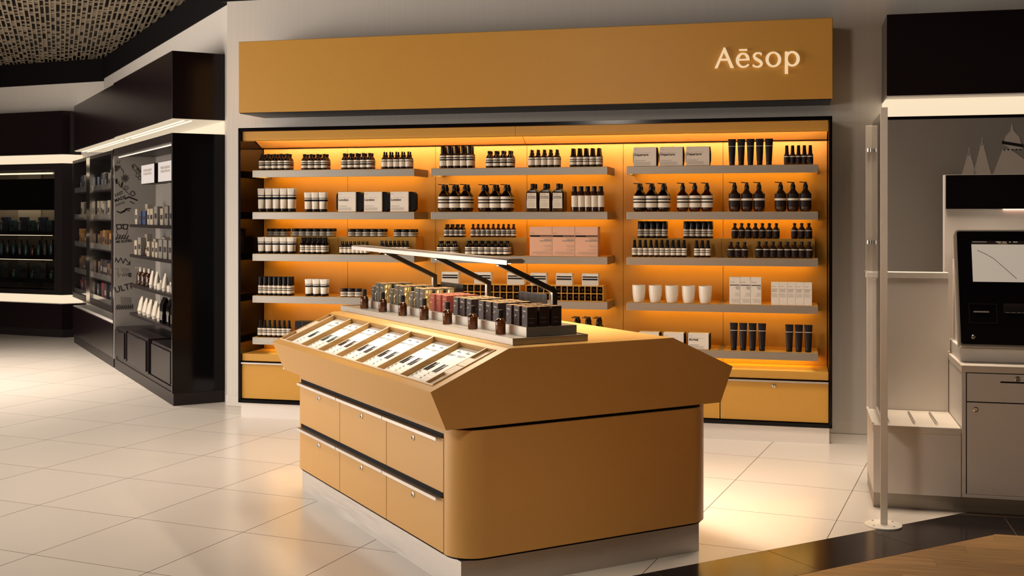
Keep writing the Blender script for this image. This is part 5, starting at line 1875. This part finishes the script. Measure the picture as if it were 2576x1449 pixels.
tower(5.245, 1.5, .11, 1.80, 1.965)
tower(5.325, 1.5, .12, 1.82, 2.03)
y = -.0516
tw.add([(5.37, y, 1.5), (5.68, y, 1.5), (5.62, y, 1.88), (5.46, y, 2.01), (5.385, y, 1.80)], [(0, 1, 2, 3, 4)], 'mural_pale')
tw.add([(5.45, y, 1.98), (5.57, y, 1.98), (5.55, y, 2.06), (5.515, y, 2.10), (5.505, y, 2.155), (5.497, y, 2.10), (5.465, y, 2.06)], [(0, 1, 2, 3, 4, 5, 6)], 'mural_pale')
y = -.0522
tw.add([(5.445, y, 2.015), (5.575, y, 1.990), (5.575, y, 2.010), (5.445, y, 2.035)], [(0, 1, 2, 3)], 'black_label')
for k in range(5):
    tw.add([(5.455 + .024 * k, y, 1.972), (5.465 + .024 * k, y, 1.972), (5.465 + .024 * k, y, 1.980), (5.455 + .024 * k, y, 1.980)], [(0, 1, 2, 3)], 'black_label')
tower(5.72, 1.5, .10, 1.85, 1.99)
tw.obj('printed_towers', mu)

# checkout bench with back panel
ck = thing('checkout_bench', 'white bagging bench with a tall back panel beside the till', 'bench', mat4=WF)
MB().box(4.550, 4.985, -1.655, -1.10, 0, .078, 'steel').obj('plinth', ck)
MB().box(4.549, 4.985, -1.668, -1.10, .080, .402, 'white_laminate').obj('bench_body', ck)
MB().box(4.545, 4.985, -1.672, -1.155, .403, .440, 'white_stone', bev=.003).obj('bench_slab', ck)
MB().box(4.547, 4.985, -1.150, -1.075, .441, 1.190, 'white_laminate').obj('back_board', ck)
MB().box(4.541, 4.9875, -1.156, -1.068, 1.191, 1.226, 'white_laminate', bev=.002).obj('back_cap', ck)
MB().box(4.541, 4.552, -1.668, -1.156, .4405, .452, 'white_laminate', bev=.001).obj('edge_strip', ck)
for k in range(3):
    x = 4.630 + .112 * k + (.02 if k else 0)
    tag(MB().tube([(x, -1.60, .446), (x, -1.26, .446)], .0065, 'chrome').obj('skid_rail', ck, True), 'short polished metal rail')

cab = thing('till_cabinet', 'grey-white till cabinet with drawer and door under the till screen', 'cabinet', mat4=WF)
MB().box(4.989, 7.0, -1.6675, -1.0, .081, .732, 'white_laminate').obj('carcass', cab)
MB().box(4.9855, 7.0, -1.655, -1.02, 0, .080, 'steel').obj('plinth', cab)
MB().box(4.986, 7.0, -1.674, -1.0, .733, .770, 'white_stone', bev=.003).obj('worktop', cab)
dr = MB().box(5.013, 5.66, -1.674, -1.668, .583, .729, 'white_laminate').obj('drawer', cab)
do = MB().box(5.013, 5.66, -1.674, -1.668, .102, .577, 'white_laminate').obj('door', cab)
gp = MB()
for b in ((5.0085, 5.013, .099, .732), (5.66, 5.664, .099, .732)):
    gp.box(b[0], b[1], -1.6688, -1.6676, b[2], b[3], 'black_matte')
for b in ((5.0085, 5.664, .577, .583), (5.0085, 5.664, .729, .7325)):
    gp.box(b[0], b[1], -1.6688, -1.6676, b[2], b[3], 'black_matte')
gp.obj('shadow_gap', cab)


def lockset(parent, x, z):
    lk = MB().lathe([(0.013, 0), (0.013, 0.004), (0.009, 0.007), (0.009, 0.004), (0, 0.004)], 'chrome', seg=18)
    lk.box(-.0013, .0013, -.004, .004, .004, .0046, 'black_plastic')
    put('lock', lk.mesh('lock', True), parent, mat4=T3((x, -1.674, z)) @ FACE)


lockset(dr, 5.256, .708)
lockset(do, 5.055, .542)
MB().box(5.175, 5.45, -1.6750, -1.6735, .684, .692, 'black_matte').obj('receipt_slot', dr)

# till: white back board, black strip sign, tilted black terminal
bb = thing('till_back_board', 'tall white board with a black strip sign behind the till screen', 'board', mat4=WF)
MB().box(4.985, 7.0, -.985, -.90, .771, 1.786, 'white_laminate').obj('board', bb)
MB().box(4.990, 7.0, -1.000, -.986, 1.588, 1.783, 'black_gloss').obj('strip_sign', bb)
MB().box(5.30, 6.6, -.998, -.988, 1.582, 1.5875, 'pink_led').obj('strip_light', bb)

till = thing('till_terminal', 'tilted black self-service till terminal with a grey screen', 'terminal', mat4=WF)
import mathutils
TB, TT = Vector((4.997, -1.575, .870)), Vector((4.997, -1.400, 1.463))
ty = (TT - TB).normalized()
tx_ = Vector((1, 0, 0))
tz = tx_.cross(ty)
TM = Matrix(((tx_.x, ty.x, tz.x, TB.x), (tx_.y, ty.y, tz.y, TB.y), (tx_.z, ty.z, tz.z, TB.z), (0, 0, 0, 1)))
TH = (TT - TB).length
tw_ = .62


def tbox(x0, x1, y0, y1, z0, z1, mat, bev=0.0):
    m = MB().box(x0, x1, y0, y1, z0, z1, mat, bev=bev)
    m.v = [tuple(TM @ Vector(p)) for p in m.v]
    return m


m = MB().prism([(a + tw_ / 2, b + TH / 2) for a, b in rrect(tw_ / 2 + .008, TH / 2 + .010, .016, 5)], -.075, -.004, 'silver')
m.v = [tuple(TM @ Vector(p)) for p in m.v]
m.obj('bezel', till)
m = MB().prism([(a + tw_ / 2, b + TH / 2) for a, b in rrect(tw_ / 2, TH / 2, .012, 5)], -.004, .004, 'black_gloss')
m.v = [tuple(TM @ Vector(p)) for p in m.v]
m.obj('face_plate', till)
sc = tbox(.072, tw_ - .072, .338, .545, .0042, .0050, 'till_screen').obj('screen', till)
m = tbox(.072, tw_ - .072, .5452, .565, .0042, .0048, 'charcoal')
fm = TM
text_into(m, 'Till Closed.', .0105, 'pale_print', TM @ T3((.205, .5475, .0052)))
for a, b in ((.078, .150), (.196, .222), (.228, .248), (.262, .270), (.282, .304)):
    q = MB()
    v = [(a, .556, .0052), (b, .556, .0052), (b, .561, .0052), (a, .561, .0052)]
    m.add([tuple(TM @ Vector(p)) for p in v], [(0, 1, 2, 3)], 'ink_grey' if a < .1 else 'pale_print')
m.obj('status_bar', till)
m = MB()
pts = [(.10, .51), (.14, .49), (.18, .465), (.22, .425), (.26, .385), (.29, .355)]
for (a, b), (c, d) in zip(pts[:-1], pts[1:]):
    v = [(a, b, .0053), (c, d, .0053), (c + .001, d + .0035, .0053), (a + .001, b + .0035, .0053)]
    m.add([tuple(TM @ Vector(p)) for p in v], [(0, 1, 2, 3)], 'silver')
m.obj('screen_curve', sc)
m = MB()
for b in ((.045, .185, .112, .115), (.045, .185, .215, .218), (.045, .048, .112, .218), (.182, .185, .112, .218)):
    q = tbox(b[0], b[1], b[2], b[3], .0042, .0065, 'charcoal')
    m.add(q.v, q.f, 'charcoal')
m.obj('printer_frame', till)
tbox(.068, .145, .170, .178, .0042, .0075, 'silver').obj('receipt_mouth', till)
m = tbox(.218, .40, .168, .222, .0042, .0060, 'charcoal')
q = tbox(.224, .40, .178, .205, .0060, .0066, 'black_matte')
m.add(q.v, q.f, 'black_matte')
for k in range(6):
    q = tbox(.226 + .028 * k, .248 + .028 * k, .171, .174, .0062, .0072, 'silver')
    m.add(q.v, q.f, 'silver')
m.obj('card_slot', till)
b_ = MB().lathe([(.0115, 0), (.0115, .003), (.008, .005), (.008, .0035), (0, .0035)], 'chrome', seg=18)
b_.v = [tuple(TM @ Vector((p[0] + .062, p[1] + .038, p[2] + .0042))) for p in b_.v]
tag(b_.obj('power_button', till, True), 'round chrome button')
MB().box(5.002, 5.60, -1.52, -1.05, .7705, .845, 'white_laminate', bev=.004).obj('pedestal', till)
MB().box(5.02, 5.58, -1.45, -1.05, .845, 1.30, 'white_laminate').obj('rear_housing', till)

# acrylic screen and its posts
sx = thing('screen_post', 'tall white flat post on a round foot holding the clear screen', 'post', mat4=WF @ T3((4.573, -2.027, 0)))
MB().lathe([(.091, 0), (.091, .006), (.086, .009), (0, .009)], 'sign_white', seg=36).obj('foot_plate', sx, True)
bo = MB()
for k in range(4):
    a = PI / 4 + k * PI / 2
    bo.lathe([(.006, .009), (.006, .011), (0, .0115)], 'chrome', seg=8, c=(.068 * math.cos(a), .068 * math.sin(a), 0))
bo.obj('bolt', sx)
MB().box(-.013, .021, -.008, .008, .009, 2.090, 'sign_white', bev=.001).obj('post', sx)
pp = thing('clear_screen', 'clear upright acrylic sheet between the white post and the bench back', 'screen', mat4=WF @ T3((4.573, -2.027, 0)))
MB().box(-.001, .004, .0085, .83, .46, 2.080, 'clear_acrylic').obj('sheet', pp)
bp = thing('acrylic_post', 'clear acrylic post with steel clips standing on the bench back panel', 'post', mat4=WF @ T3((4.560, -1.112, 1.2262)))
MB().box(-.020, .016, -.010, .010, .006, .842, 'frosted_acrylic', bev=.002).obj('post', bp)
MB().box(-.024, .020, -.030, .030, 0, .006, 'frosted_acrylic').obj('foot', bp)
for z in (.16, .69):
    m = MB()
    m.lathe([(0, 0), (.007, 0), (.007, .02), (0, .02)], 'chrome', seg=12, c=(-.006, -.02, z))
    m.lathe([(0, 0), (.007, 0), (.007, .02), (0, .02)], 'chrome', seg=12, c=(.008, -.02, z))
    m.box(-.013, .015, -.020, -.010, z + .004, z + .014, 'chrome')
    m.obj('clip', bp)

for o in bpy.data.objects:
    if o.name.split('.')[0] in ('printed_text', 'doodle_drawing', 'printed_picture', 'printed_band', 'printed_towers', 'doodle_lettering'):
        o['kind'] = 'stuff'
